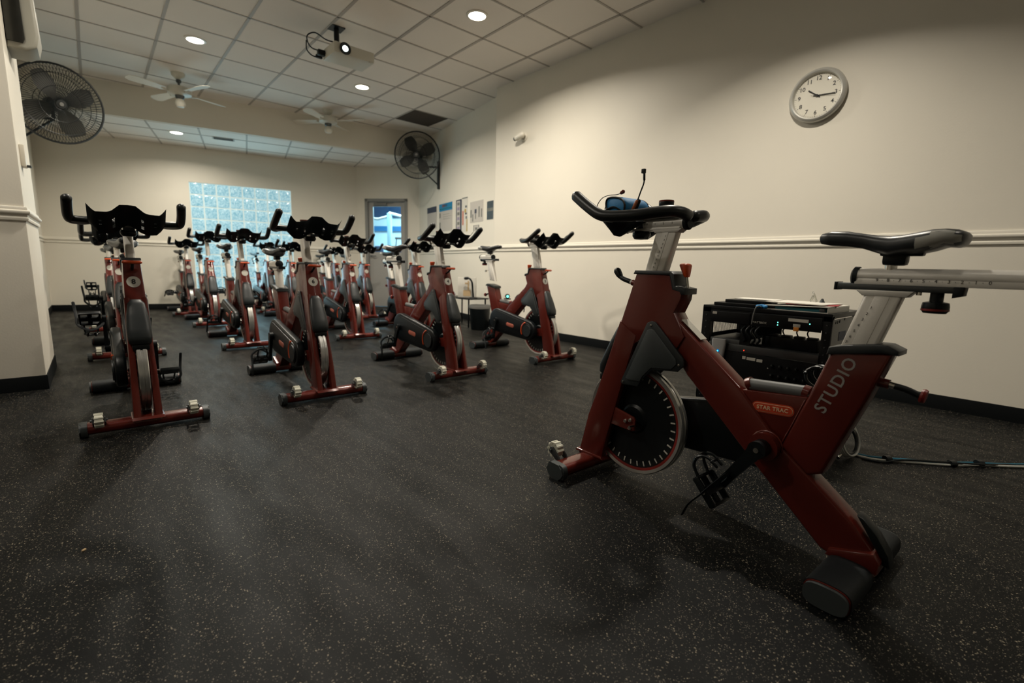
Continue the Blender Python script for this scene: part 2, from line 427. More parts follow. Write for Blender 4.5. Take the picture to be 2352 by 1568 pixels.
for k in range(9):
    s = 0.37 + k * 0.605; p = Vector(Bk(s)); q = p + bn * 1.75
    e = 0
    while q.y < soff_y(q.x) + 0.03 and e < 80: q -= bn * 0.02; e += 1
    c = (p + q) / 2
    box(bm, (c.x, c.y, LOWZ - 0.006), ((p - q).length, 0.022, 0.004), rz=ang + PI / 2)
for off in (0.42, 1.03):
    a = Vector(Bk(0.02, off)); b = Vector(Bk(blen - 0.1 + off * 0.4, off)); c = (a + b) / 2
    box(bm, (c.x, c.y, LOWZ - 0.0065), ((a - b).length, 0.018, 0.005), rz=ang)
structure('trim_2', bm, 'tbar')

# chair rail (moulded) and black base along the walls
def strip(bm, path, prof, n_side=1):
    """sweep a profile [(out, z)] along a 2-D path with mitred corners; out = distance into the room"""
    P = [Vector(p) for p in path]; N = len(P); cols = []
    for i in range(N):
        ds = []
        if i > 0: ds.append((P[i] - P[i - 1]).normalized())
        if i < N - 1: ds.append((P[i + 1] - P[i]).normalized())
        ns = [Vector((-d.y, d.x)) * n_side for d in ds]
        nv = sum(ns, Vector((0, 0))); nv.normalize(); k = 1 / max(0.3, nv.dot(ns[0]))
        cols.append([bm.verts.new((P[i].x + nv.x * k * o, P[i].y + nv.y * k * o, z)) for o, z in prof])
    for a, b in zip(cols[:-1], cols[1:]):
        for j in range(len(prof)):
            jj = (j + 1) % len(prof)
            bm.faces.new((a[j], b[j], b[jj], a[jj]))
    bm.faces.new(cols[0]); bm.faces.new(cols[-1][::-1])
RAIL = [(0.0, 1.055), (0.010, 1.055), (0.013, 1.066), (0.012, 1.072), (0.008, 1.076), (0.010, 1.088), (0.020, 1.094), (0.024, 1.104), (0.022, 1.112), (0.012, 1.118), (0.012, 1.128), (0.009, 1.136), (0.0, 1.138)]
BASE = [(0.0, 0.0), (0.007, 0.0), (0.0065, 0.086), (0.004, 0.092), (0.0, 0.092)]
pR = [R0, R1, (4.2442, 5.065), C2, D(DR + 0.06)]
pB = [D(DL - 0.06), C1, C0, (-0.55, PY1), (PX, PY1), (PX, PY0), (LX, PY0), (LX, FY)]
bm = BM(); strip(bm, pR, RAIL, 1); structure('trim_3', bm, 'trim')
bm = BM(); strip(bm, [D(DL - 0.06), C1, Bk(WR + 0.0)], RAIL, 1); structure('trim_4', bm, 'trim')
bm = BM(); strip(bm, [Bk(WL), C0, (-0.55, PY1), (PX, PY1), (PX, PY0), (LX, PY0), (LX, FY)], RAIL, 1); structure('trim_5', bm, 'trim')
bm = BM(); strip(bm, pR, BASE, 1); structure('baseboard_right', bm, 'base')
bm = BM(); strip(bm, pB, BASE, 1); structure('baseboard_back', bm, 'base')
# glass block window
win = BM(); nx, nz = 8, 9
bw = (WR - WL) / nx; bh = (WT - WB) / nz
for i in range(nx):
    for k in range(nz):
        c = Bk(WL + bw * (i + .5), -0.055)
        box(win, (c[0], c[1], WB + bh * (k + .5)), (bw - 0.022, 0.09, bh - 0.022), rz=ang, bev=0.012)
wf = BM(); c = Bk((WL + WR) / 2, -0.065); box(wf, (c[0], c[1], (WB + WT) / 2), (WR - WL, 0.085, WT - WB), rz=ang)
w = structure('window_1', wf, 'mortar')
finish('glass_blocks', win, 'block', w)
# door in the corner wall: frame, leaf, pane, closer, lever
bm = BM()
def dbox(bm, s0, s1, z0, z1, o0, o1, bev=0.0):
    p = Vector(C1) + dd * ((s0 + s1) / 2) + dn * ((o0 + o1) / 2)
    box(bm, (p.x, p.y, (z0 + z1) / 2), (s1 - s0, abs(o1 - o0), z1 - z0), rz=math.atan2(dd.y, dd.x), bev=bev)
M['doorpaint'] = mat('door_grey_paint', (0.36, 0.35, 0.33), 0.45)
M['framepaint'] = mat('frame_grey_paint', (0.24, 0.24, 0.23), 0.45)
dbox(bm, DL - 0.045, DL + .012, 0, DT + 0.045, -0.14, 0.022, .004); dbox(bm, DR - .012, DR + 0.045, 0, DT + 0.045, -0.14, 0.022, .004); dbox(bm, DL - 0.045, DR + 0.045, DT - .012, DT + 0.045, -0.14, 0.022, .004)
d1 = structure('door_1', bm, 'framepaint')
GL, GR, GB, GT = DL + 0.105, DR - 0.10, 1.08, 1.955
bm = BM()
dbox(bm, DL + .016, GL, 0.012, DT - .016, -0.06, -0.015, .003); dbox(bm, GR, DR - .016, 0.012, DT - .016, -0.06, -0.015, .003)
dbox(bm, GL, GR, 0.012, GB, -0.06, -0.015, .003); dbox(bm, GL, GR, GT, DT - .016, -0.06, -0.015, .003)
finish('door_leaf', bm, 'doorpaint', d1)
bm = BM(); dbox(bm, GL, GR, GB, GT, -0.041, -0.035); finish('door_pane', bm, 'pane', d1)
bm = BM(); dbox(bm, DL + 0.14, DL + 0.40, 1.975, 2.02, -0.015, 0.03, .006); dbox(bm, DL + 0.2, DL + 0.55, 2.022, 2.034, -0.0, 0.02, .003); finish('door_closer', bm, 'gray', d1)
bm = BM(); a = Vector((*D(DL + .07, 0.0), 1.0)); cyl(bm, a, a + Vector((dn.x, dn.y, 0)) * .045, .012); e = a + Vector((dn.x, dn.y, 0)) * .045
tube(bm, [e, e + Vector((dd.x, dd.y, 0)) * .11], .008); finish('door_handle', bm, 'steel', d1)

# ---------------------------------------------------------------- the lit room beyond the door
def beyond(x, y): p = Vector(C1) + dd * x - dn * y; return p
def bbox(bm, x0, x1, y0, y1, z0, z1, bev=0.0):
    p = beyond((x0 + x1) / 2, (y0 + y1) / 2); box(bm, (p.x, p.y, (z0 + z1) / 2), (abs(x1 - x0), abs(y1 - y0), z1 - z0), rz=math.atan2(dd.y, dd.x), bev=bev)
M['farwall'] = mat('pale_cyan_wall', (0.66, 0.76, 0.76), 0.7)
M['farblue'] = mat('blue_panel', (0.01, 0.16, 0.36), 0.5)
M['machine'] = mat('pale_blue_metal', (0.33, 0.50, 0.56), 0.4)
M['pad'] = mat('dark_blue_pad', (0.02, 0.05, 0.11), 0.6)
bm = BM(); bbox(bm, -2.4, 2.6, 2.75, 2.85, 0, 2.6); bbox(bm, -2.5, -2.4, 0.35, 2.85, 0, 2.6); bbox(bm, 2.6, 2.7, 0.2, 2.85, 0, 2.6); structure('wall_far_room', bm, 'farwall')
bm = BM(); bbox(bm, -2.5, 2.7, 0.15, 2.85, 2.6, 2.68); structure('ceiling_far_room', bm, 'farwall')
bm = BM(); bbox(bm, -2.4, 2.6, 0.14, 2.8, -0.012, 0.002); structure('floor_far_room', bm, 'farblue')
p = beyond(0.7, 1.3); area_light('next_room_light', (p.x, p.y, 2.55), 1.6, 85 * LK, (0.62, 0.90, 1.0))
t = thing('blue_sign', (*beyond(-0.35, 2.70)[:], 0), math.atan2(dd.y, dd.x), 'long blue panel on the wall of the room seen through the door glass', 'wall panel')
bm = BM(); box(bm, (-0.05, 0, 1.74), (1.9, 0.02, 0.12)); finish('panel', bm, 'farblue', t); bm = BM(); box(bm, (-0.05, 0.0, 2.15), (2.6, 0.03, 0.26)); finish('dark_band', bm, 'pad', t)
t = thing('cable_machine', (*beyond(0.12, 1.2)[:], 0), math.atan2(dd.y, dd.x), 'pale blue gym machine frame seen through the glass of the corner door', 'gym machine')
bm = BM(); box(bm, (0.02, 0, 0.98), (0.085, 0.09, 1.96), bev=.008); finish('upright', bm, 'machine', t)
bm = BM(); tube(bm, [(0.02, 0, 1.90), (-.25, 0, 1.83), (-0.5, 0, 1.86)], .028); tube(bm, [(0.02, 0, 1.96), (0.42, .1, 1.86)], .032); finish('top_arm', bm, 'white', t)
bm = BM(); box(bm, (-0.24, 0.0, 1.16), (0.20, 0.06, 0.17), bev=.02); finish('pad', bm, 'pad', t)
bm = BM(); box(bm, (0.27, 0.0, 1.12), (0.22, 0.06, 0.16), bev=.02); finish('pad', bm, 'pad', t)
bm = BM(); box(bm, (0.25, 0.05, 1.42), (0.24, 0.05, 0.05), rz=.1, bev=.008); tube(bm, [(0.16, 0.05, 1.42), (0.13, .05, 1.2)], .012); finish('arm', bm, 'steel', t)
bm = BM(); box(bm, (-0.1, 0, 0.03), (0.9, .5, .06), bev=.01); finish('base', bm, 'machine', t)

# brown missing/odd ceiling tile
bm = BM(); box(bm, (GX + TS / 2, GY + 6.5 * TS, CZ - 0.001), (TS - .026, TS - .018, 0.010)); tag(finish('ceiling_tile', bm, 'brownpatch'), 'dark brown square ceiling tile near the wall fan, unlike the pale tiles around it', 'ceiling tile')
# air vent in low ceiling
t = thing('air_vent', (1.665, 8.745, LOWZ - .004), ang, 'small grey slotted air vent in the dropped ceiling above the glass block window', 'air vent')
bm = BM(); box(bm, (0, 0, -0.003), (0.30, 0.17, 0.008)); finish('vent_frame', bm, 'tbar', t)
bm = BM()
for k in range(6): box(bm, (0, -0.06 + k * .024, -0.009), (0.26, 0.010, 0.005))
finish('slats', bm, 'steel', t)
# recessed lamps
def can(loc, lab):
    t = thing('recessed_ceiling_lamp', loc, 0, lab, 'ceiling lamp', 'recessed ceiling lamps')
    bm = BM(); lathe(bm, [(0.078, 0.0), (0.100, 0.0), (0.100, -0.006), (0.078, -0.010)], seg=32, ring=True); finish('trim_ring', bm, 'trim', t)
    bm = BM(); lathe(bm, [(0.0, -0.0065), (0.080, -0.0065), (0.080, -0.002), (0.0, -.002)], seg=32); finish('lamp_lens', bm, 'lamp', t)
can((0.993, 6.264, CZ), 'bright round ceiling lamp at upper left, left of the projector')
can((2.831, 3.813, CZ), 'bright round ceiling lamp nearest the camera, right of the projector')
can((2.818, 6.274, CZ), 'bright round ceiling lamp just behind and below the projector')
can((1.08, 8.856, LOWZ - .004), 'bright round ceiling lamp in the dropped ceiling, above the glass block window')
for (x, y, p_), lb in zip(CANS[3:], ('ceiling lamp outside the picture, over the gap before the number 6 bike', 'ceiling lamp outside the picture, in front of the pillar', 'ceiling lamp outside the picture, above the equipment rack', 'ceiling lamp outside the picture, nearly over the camera', 'ceiling lamp outside the picture, far to the left of the camera', 'ceiling lamp outside the picture, behind the camera by the right wall')):
    can((x, y, CZ), lb)

# ---------------------------------------------------------------- ceiling fans
def ceiling_fan(loc, drop, rot, lab):
    t = thing('ceiling_fan', loc, rot, lab, 'ceiling fan', 'ceiling fans')
    bm = BM(); lathe(bm, [(0.0, 0), (0.075, 0), (0.072, -0.03), (0.045, -0.06), (0.018, -0.075), (0, -.075)]); finish('canopy', bm, 'cream', t)
    bm = BM(); cyl(bm, (0, 0, -0.06), (0, 0, -drop + .05), 0.013); lathe(bm, [(0.0, -.07), (.026, -.075), (.03, -.10), (.018, -.115), (0, -.115)]); finish('down_rod', bm, 'steel', t)
    bm = BM(); lathe(bm, [(0.0, -drop + .075), (0.05, -drop + .065), (0.118, -drop + .045), (0.13, -drop + .02), (0.128, -drop - .03), (0.10, -drop - .045), (0, -drop - .047)], seg=36); finish('motor', bm, 'cream', t)
    bm = BM(); lathe(bm, [(0.0, -drop - .04), (0.05, -drop - .045), (0.045, -drop - .08), (0.025, -drop - .095), (0, -drop - .095)]); finish('light_fitter', bm, 'steel', t)
    bm = BM(); lathe(bm, [(0.0, -drop - .085), (0.036, -drop - .088), (0.052, -drop - .12), (0.056, -drop - .15), (0.04, -drop - .178), (0, -drop - .185)]); finish('glass_shade', bm, 'cream', t)
    for k in range(4):
        a = k * PI / 2; c, s = math.cos(a), math.sin(a)
        bm = BM(); R = Matrix.Rotation(a, 3, 'Z') @ Matrix.Rotation(math.radians(12), 3, 'X')
        prof = [(0.17, -.045), (0.50, -.068), (0.56, -.045), (0.575, 0), (0.56, .045), (0.50, .068), (0.17, .045)]
        up = [bm.verts.new(R @ Vector((x, y, .003)) + Vector((0, 0, -drop - .01))) for x, y in prof]; dn_ = [bm.verts.new(R @ Vector((x, y, -.003)) + Vector((0, 0, -drop - .01))) for x, y in prof]
        bm.faces.new(up); bm.faces.new(dn_[::-1])
        for i in range(len(prof)): bm.faces.new((up[i], up[(i + 1) % len(prof)], dn_[(i + 1) % len(prof)], dn_[i]))
        b = finish('blade', bm, 'trim', t)
        bm = BM(); tube(bm, [(0.10 * c, 0.10 * s, -drop - .03), (0.2 * c, 0.2 * s, -drop - .012)], .010, seg=8); finish('blade_arm', bm, 'cream', b)
ceiling_fan((0.980, 7.496, CZ), 0.215, math.radians(22), 'cream ceiling fan with four blades at left, behind the left ceiling lamp')
ceiling_fan((2.840, 7.555, CZ), 0.150, math.radians(38), 'cream ceiling fan farther right, below the projector in the picture')

# ---------------------------------------------------------------- caged wall fans
def wall_fan(center, face, wallpt, r, lab, tilt=0.0):
    c = Vector(center); f = Vector(face).normalized()
    t = thing('wall_fan', center, 0, lab, 'wall fan', 'caged wall fans')
    q = f.to_track_quat('Z', 'Y')
    def L(p): return q @ Vector(p)
    bm = BM(); tube(bm, [L((r * math.cos(a), r * math.sin(a), 0)) for a in [2 * PI * k / 40 for k in range(40)]], .0105, seg=8, closed=True); finish('cage_rim', bm, 'steelblack', t)
    bm = BM()
    for k in range(84):
        a = 2 * PI * k / 84
        for sgn in (1, -1):
            pts = [L((rr * math.cos(a + tw), rr * math.sin(a + tw), sgn * zz)) for rr, zz, tw in ((0.055, .085, 0), (r * .45, .088, .05), (r * .8, .07, .10), (r, 0.0, .13))]
            tube(bm, pts, .0021, seg=4, round_end=False)
    for rr, zz in ((.055, .086), (r * .45, .090), (r * .78, .073)):
        for sgn in (1, -1): tube(bm, [L((rr * math.cos(a), rr * math.sin(a), sgn * zz)) for a in [2 * PI * k / 32 for k in range(32)]], .003, seg=5, closed=True)
    finish('wire_cage', bm, 'steelblack', t)
    bm = BM(); lathe(bm, [(0, .10), (.042, .098), (.05, .088), (0, .085)], L((0, 0, 0)), f); finish('cage_cap', bm, 'steelblack', t)
    bm = BM(); lathe(bm, [(0, .108), (.018, .106), (.020, .10), (0, .1)], L((0, 0, 0)), f); finish('badge', bm, 'gray', t)
    for k in range(4):
        bm = BM(); a0 = k * PI / 2 + .5; rows = []
        for i in range(7):
            rr = .05 + (r * .86 - .05) * i / 6; w = .25 + .42 * math.sin(PI * min(1, .25 + .75 * i / 6)) ; row = []
            for j in range(7):
                u = j / 6 - .5; row.append(bm.verts.new(L((rr * math.cos(a0 + u * w * 1.5), rr * math.sin(a0 + u * w * 1.5), u * .085 * (0.6 + .4 * i / 6)))))
            rows.append(row)
        for a, b in zip(rows[:-1], rows[1:]):
            for j in range(6): bm.faces.new((a[j], a[j + 1], b[j + 1], b[j]))
        bmesh.ops.solidify(bm, geom=bm.faces[:], thickness=.003)
        finish('fan_blade', bm, 'fanblade', t)
    bm = BM(); cyl(bm, L((0, 0, -.07)), L((0, 0, -.24)), .075, .06, seg=24); cyl(bm, L((0, 0, .06)), L((0, 0, -.07)), .03, seg=16); finish('motor', bm, 'steelblack', t)
    bm = BM(); wp = Vector(wallpt) - c; e = L((0, 0, -.17))
    wpu = wp + Vector((0, 0, 0.13)); wpd = wp + Vector((0, 0, -.24))
    knee = e + Vector((0, 0, -.16)); tube(bm, [e, knee], .016, seg=8)
    m1 = wp + Vector((0, 0, knee.z - wp.z))
    tube(bm, [knee, m1], .014, seg=8); tube(bm, [knee, Vector((wp.x, wp.y, knee.z - .30))], .011, seg=8)
    box(bm, (m1.x, m1.y, knee.z - .13), (.03, .05, .46), rz=0.0)
    finish('bracket', bm, 'steelblack', t)
    return t
M['steelblack'] = mat('black_wire', (0.010, 0.013, 0.014), 0.45)
M['fanblade'] = mat('fan_blade_metal', (0.16, 0.16, 0.15), 0.45, metal=0.3)
fr = (4.23, 7.33, 2.66); wall_fan(fr, (-0.60, -0.79, -0.10), (4.295 + .1766 * (7.28 - 5.357) - .018, 7.28, 2.45), 0.37, 'black caged wall fan on a bracket at right, above the corner door and posters')
wall_fan((-0.145, 7.18, 2.43), (0.30, -0.95, -0.18), (-0.532, 7.35, 2.3), 0.385, 'large black caged wall fan at upper left, behind the pillar')

# ---------------------------------------------------------------- projector
t = thing('projector', (2.10, 4.97, 2.89), 0, 'white projector hanging from the ceiling with its round lens glowing', 'projector')
bm = BM(); box(bm, (0, 0, 0), (0.405, 0.30, 0.098), bev=.012); finish('body', bm, 'cream', t)
bm = BM(); lathe(bm, [(0, 0), (.052, 0), (.056, .012), (.046, .016), (.03, .010), (0, .010)], (-0.10, -0.148, 0.0), (0, -1, 0)); finish('lens_ring', bm, 'darkglass', t)
bm = BM(); lathe(bm, [(0, 0), (.026, 0), (.022, .006), (0, .009)], (-0.10, -0.159, 0.0), (0, -1, 0)); finish('lens', bm, 'lens', t)
bm = BM(); box(bm, (-.12, 0.0, .058), (.09, .09, .03), bev=.004); cyl(bm, (-.12, 0, .05), (-.12, 0, .226), .025); box(bm, (-.12, 0, .222), (.13, .13, .010)); finish('ceiling_mount', bm, 'black', t)
bm = BM(); box(bm, (0.165, -.146, -.046), (.04, .02, .014), bev=.003); finish('foot', bm, 'label', t)
bm = BM()
for q in ([(-.2, .1, .02), (-.30, .14, .03), (-.36, .1, .05), (-.38, .06, .10), (-.32, .02, .13), (-.22, .02, .10), (-.14, .02, .10)], [(-.2, .08, -.0), (-.28, .16, -.03), (-.36, .14, .0), (-.385, .08, .06)]):
    tube(bm, spline(q, 6), .006, seg=8)
box(bm, (-.235, .11, .0), (.07, .05, .05), bev=.006); box(bm, (-.24, .16, -.02), (.06, .03, .03), bev=.004); finish('cables', bm, 'black', t)

# ---------------------------------------------------------------- clock on the right wall
M['clockrim'] = mat('silver_rim', (0.55, 0.54, 0.50), 0.3, metal=0.25)
CKy, CKz = 1.330, 2.137
t = thing('wall_clock', (4.092, CKy, CKz), 0, 'round silver rimmed wall clock with white face and black numerals', 'clock')
bm = BM(); lathe(bm, [(0, 0.0), (.176, 0.0), (.185, .012), (.186, .026), (.178, .042), (.164, .050), (.156, .046), (.152, .030), (.150, .020), (0, .020)], (0, 0, 0), (-1, 0, 0), seg=64); finish('rim', bm, 'clockrim', t)

bm = BM(); lathe(bm, [(0, .0215), (.1535, .0215), (.1535, .0225), (0, .0225)], (0, 0, 0), (-1, 0, 0), seg=64); finish('dial', bm, 'clockface', t)
for h in range(1, 13):
    a = h * PI / 6
    put_text('numeral', str(h), .040, (-.0232, -.118 * math.sin(a), .118 * math.cos(a)), (0, -1, 0), (0, 0, 1), 'ink', t, extrude=.0003, bold=.0006)
bm = BM()
for k in range(60):
    a = k * PI / 30; L_ = .012 if k % 5 == 0 else .005; r0 = .148
    R = Matrix.Rotation(a, 3, 'X')
    box(bm, (-.0232, -math.sin(a) * (r0 - L_ / 2), math.cos(a) * (r0 - L_ / 2)), (.0006, .0024 if k % 5 == 0 else .0012, L_), R=R)
finish('minute_marks', bm, 'ink', t)
def hand(name, hour_angle, ln, w, z, back=.025):
    a = hour_angle; R = Matrix.Rotation(a, 3, 'X'); bm = BM(); mid = (ln - back) / 2
    box(bm, (-z, -math.sin(a) * mid, math.cos(a) * mid), (.001, w, ln + back), R=R)
    finish(name, bm, 'ink', t)
hand('hour_hand', (10 + 14 / 60) * PI / 6, .075, .008, .026); hand('minute_hand', 15.6 * PI / 30, .115, .006, .028); hand('second_hand', 16.5 * PI / 30, .12, .002, .030, .04)
bm = BM(); lathe(bm, [(0, .024), (.008, .024), (.008, .032), (0, .032)], (0, 0, 0), (-1, 0, 0)); finish('hand_hub', bm, 'ink', t)
bm = BM(); lathe(bm, [(.157, .036), (.13, .044), (.09, .050), (.045, .053), (0, .054)], (0, 0, 0), (-1, 0, 0), seg=48)
f_ = [f for f in bm.faces if len(f.verts) > 10]; bmesh.ops.delete(bm, geom=f_, context='FACES_ONLY'); finish('glass_dome', bm, 'clockglass', t)

# white dome sensor / camera on the right wall
t = thing('security_camera', (4.092, 4.53, 2.42), 0, 'small white security camera fixed high on the right wall', 'security camera')
bm = BM(); lathe(bm, [(0, 0), (.05, 0), (.05, .012), (.03, .02), (0, .02)], (0, -.02, 0.0), (-1, 0, 0)); finish('base', bm, 'trim', t)
bm = BM(); tube(bm, [(-.015, -.02, 0), (-.06, -.02, .0)], .018); tube(bm, [(-.065, -.05, .012), (-.065, .06, -.012)], .034, seg=20); finish('body', bm, 'trim', t)
bm = BM(); lathe(bm, [(0, 0), (.024, 0), (.02, .004), (0, .004)], (-.068, .088, -.020), (-.05, 1, -.2)); finish('camera_lens', bm, 'steel', t)

# ---------------------------------------------------------------- posters on the rear right wall
def Wy(y, off=0.0):      # point of the rear right wall at a given y
    n = Vector((-1, .1766)).normalized(); p = Vector((4.295 + .1766 * (y - 5.357), y)) + n * off; return p
wd = Vector((.1766, 1)).normalized(); wrz = math.atan2(wd.y, wd.x)
def wp_box(bm, y0, y1, z0, z1, off, th=.0016):
    p = Wy((y0 + y1) / 2, off); box(bm, (p.x, p.y, (z0 + z1) / 2), (abs(y1 - y0) * 1.0155, th, z1 - z0), rz=wrz)
def poster(y0, y1, z0, z1, material, lab, parts):
    bm = BM(); wp_box(bm, y0, y1, z0, z1, .002); o = finish('poster', bm, material); tag(o, lab, 'poster', 'posters on the rear right wall')
    for nm, a0, a1, b0, b1, mm in parts:     # fractions: a = from left (larger y) to right, b = from bottom
        bm = BM(); ya = y0 + (y1 - y0) * a0; yb = y0 + (y1 - y0) * a1; wp_box(bm, ya, yb, z0 + (z1 - z0) * b0, z0 + (z1 - z0) * b1, .0035); finish(nm, bm, mm, o)
M['navy'] = mat('navy_print', (0.035, 0.045, 0.075), 0.6, var=.4, vscale=30)
M['skyprint'] = mat('blue_print', (0.008, 0.20, 0.40), 0.55)
M['cyanprint'] = mat('cyan_print', (0.05, 0.36, 0.42), 0.55)
M['salmon'] = mat('salmon_print', (0.52, 0.16, 0.11), 0.6)
M['lilac'] = mat('pale_lilac_paper', (0.50, 0.47, 0.43), 0.8)
M['photo'] = mat('dark_photo_print', (0.05, 0.065, 0.075), 0.5, var=.6, vscale=14)
M['photog'] = mat('grey_photo_print', (0.16, 0.16, 0.14), 0.5, var=.5, vscale=18)
M['yellowp'] = mat('yellow_print', (0.45, 0.33, 0.10), 0.6)
poster(7.84, 7.40, 1.50, 1.885, 'lilac', 'pale poster with a dark banner on top, leftmost on the wall right of the door', [('banner', 0, 1, .74, 1, 'navy')])
poster(7.28, 6.73, 1.43, 1.895, 'lilac', 'white poster with a bright blue heading, second from the door', [('heading', 0, 1, .73, 1, 'skyprint'), ('heading_stripe', 0, 1, .79, .83, 'cyanprint'), ('heading_mark', .25, .65, .87, .96, 'salmon'), ('side_print', .02, .11, .50, .68, 'photog'), ('side_print', .02, .11, .08, .34, 'photog'),
  ('text_line', .3, .8, .60, .612, 'photog'), ('text_line', .3, .9, .52, .53, 'photog'), ('text_line', .3, .85, .44, .45, 'photog')])
poster(6.585, 6.372, 1.385, 1.895, 'lilac', 'narrow tall chart with dark blue edges, left one of the framed pair', [('edge', 0, .12, 0, 1, 'navy'), ('edge', .74, 1, 0, 1, 'navy'), ('edge', 0, 1, .965, 1, 'navy')] + [('figure', .25, .62, .08 + .15 * k, .17 + .15 * k, 'photog' if k % 2 else 'purple') for k in range(6)])
poster(6.36, 6.165, 1.385, 1.905, 'paper', 'narrow tall chart in yellow and white, right one of the framed pair', [('edge', 0, 1, .975, 1, 'photo'), ('figure', .08, .3, .2, .62, 'salmon'), ('figure', .45, .8, .56, .66, 'yellowp'), ('figure', .6, .9, .70, .76, 'photo'), ('figure', .6, .9, .50, .55, 'photo'), ('figure', .7, .9, .37, .45, 'photo'), ('edge', .85, 1, 0, .36, 'yellowp')])
poster(6.07, 5.645, 1.505, 1.812, 'lilac', 'pale poster with faint grey standing figures, between the charts and the dark photo', [('figure', .03, .12, .25, .62, 'photog'), ('figure', .18, .25, .05, .40, 'photog'), ('figure', .36, .50, .42, .62, 'navy'), ('figure', .40, .46, .15, .40, 'photog'), ('figure', .66, .74, .22, .72, 'photog'), ('figure', .85, .92, .2, .6, 'photog')])
poster(5.53, 5.345, 1.515, 1.768, 'photo', 'small dark photograph print, rightmost on the wall by its step', [('pale_band', 0, 1, .45, .62, 'photog')])
poster(5.955, 5.77, 1.375, 1.462, 'lilac', 'small framed notice below the pale figure poster', [('edge', 0, 1, .93, 1, 'photog'), ('edge', 0, .08, 0, 1, 'photog'), ('edge', .92, 1, 0, 1, 'photog'), ('print', .3, .7, .2, .6, 'photog')])

# ---------------------------------------------------------------- table, box, stand, bin in the corner of the rear right wall
TZ = 0.405
M['yellowfade'] = mat('faded_orange_print', (0.50, 0.36, 0.20), 0.8)
t = thing('side_table', (4.02, 5.62, 0), 0, 'small black side table with thin legs against the wall behind the front row', 'table')
bm = BM(); box(bm, (0.0, 0, TZ - .009), (0.34, 0.66, .018), bev=.003); finish('tabletop', bm, 'rack', t)
for sx in (-1, 1):
    for sy in (-1, 1):
        bm = BM(); cyl(bm, (sx * .145, sy * .285, 0), (sx * .145, sy * .285, TZ - .015), .011, seg=10); finish('leg', bm, 'rack', t)
t = thing('picture_board', (4.0, 5.55, TZ), math.radians(-50), 'white board with a faint orange picture, standing on the small black table', 'picture board')
bm = BM(); box(bm, (0, 0, .142), (0.27, .02, .284), bev=.003); finish('board', bm, 'paper', t)
bm = BM(); box(bm, (0.0, -.0115, .06), (.11, .002, .085)); box(bm, (0.02, -.0115, .17), (.022, .002, .13)); box(bm, (-.01, -.0115, .20), (.04, .002, .02)); finish('picture', bm, 'yellowfade', t)
t = thing('microphone_stand', (3.97, 5.36, TZ), 0, 'short black stand with a bent arm beside the white picture board', 'stand')
bm = BM(); lathe(bm, [(0, 0), (.06, 0), (.055, .012), (.012, .02), (0, .02)]); finish('base', bm, 'black', t)
bm = BM(); tube(bm, spline([(0, 0, .015), (-.005, .01, .12), (-.01, .02, .22), (-.03, .05, .27), (-.05, .08, .275)], 5), .013, seg=10); finish('arm', bm, 'black', t)
bm = BM(); tube(bm, [(-.045, .075, .276), (-.065, .11, .272)], .02); finish('head', bm, 'black', t)
bm = BM(); tube(bm, spline([(0, 0, 0), (.03, .01, .015), (.05, .05, .01), (.01, .06, .02), (-.02, .03, .01)], 4), .016, seg=8); o = finish('cloth', bm, 'purple'); o.location = (3.95, 5.83, TZ + .014); tag(o, 'small crumpled lilac cloth on the left end of the black side table', 'cloth')
t = thing('waste_bin', (3.89, 5.08 + .02, 0), 0, 'black round waste bin with a grey liner rim in front of the side table', 'bin')
bm = BM(); lathe(bm, [(0, 0), (.115, 0), (.12, .01), (.142, .31), (.136, .31), (.114, .012), (0, .012)], seg=32); finish('bucket', bm, 'black', t)
bm = BM(); lathe(bm, [(.134, .29), (.146, .288), (.149, .318), (.144, .334), (.137, .332), (.130, .30)], seg=32, ring=True); finish('bin_liner', bm, 'gray', t)

# ---------------------------------------------------------------- things on the pillar side
M['speakerbox'] = mat('speaker_beige', (0.34, 0.33, 0.28), 0.5)
M['grillemetal'] = mat('dark_grille', (0.05, 0.05, 0.045), 0.25, metal=0.6)
t = thing('loudspeaker', (PX, 4.42, 2.105), 0, 'cream wall loudspeaker with a dark glossy grille, high on the pillar at the left edge', 'loudspeaker')
bm = BM(); prism(bm, [(0.0, 0.0), (0.09, 0.0), (.135, .03), (.15, .10), (.135, .45), (.10, .56), (0, .56)], -.02, .24, .018, seg=3); finish('cabinet', bm, 'speakerbox', t)
bm = BM(); prism(bm, [(0.004, .035), (.075, .035), (.085, .06), (.078, .48), (.05, .53), (.004, .53)], -.036, -.015, .004); finish('grille', bm, 'grillemetal', t)
bm = BM(); box(bm, (.045, -.038, .40), (.07, .002, .012)); box(bm, (.045, -.038, .36), (.07, .002, .005)); finish('grille_trim', bm, 'chrome', t)
t = thing('thermostat', (PX, 4.38, 1.40), 0, 'small cream box fixed on the side of the pillar above the rail', 'thermostat')
bm = BM(); box(bm, (.012, 0, .06), (.024, .11, .13), bev=.005); finish('case', bm, 'trim', t)
bm = BM(); box(bm, (.028, .0, .002), (.03, .05, .012), bev=.003); finish('latch', bm, 'mgrey', t)

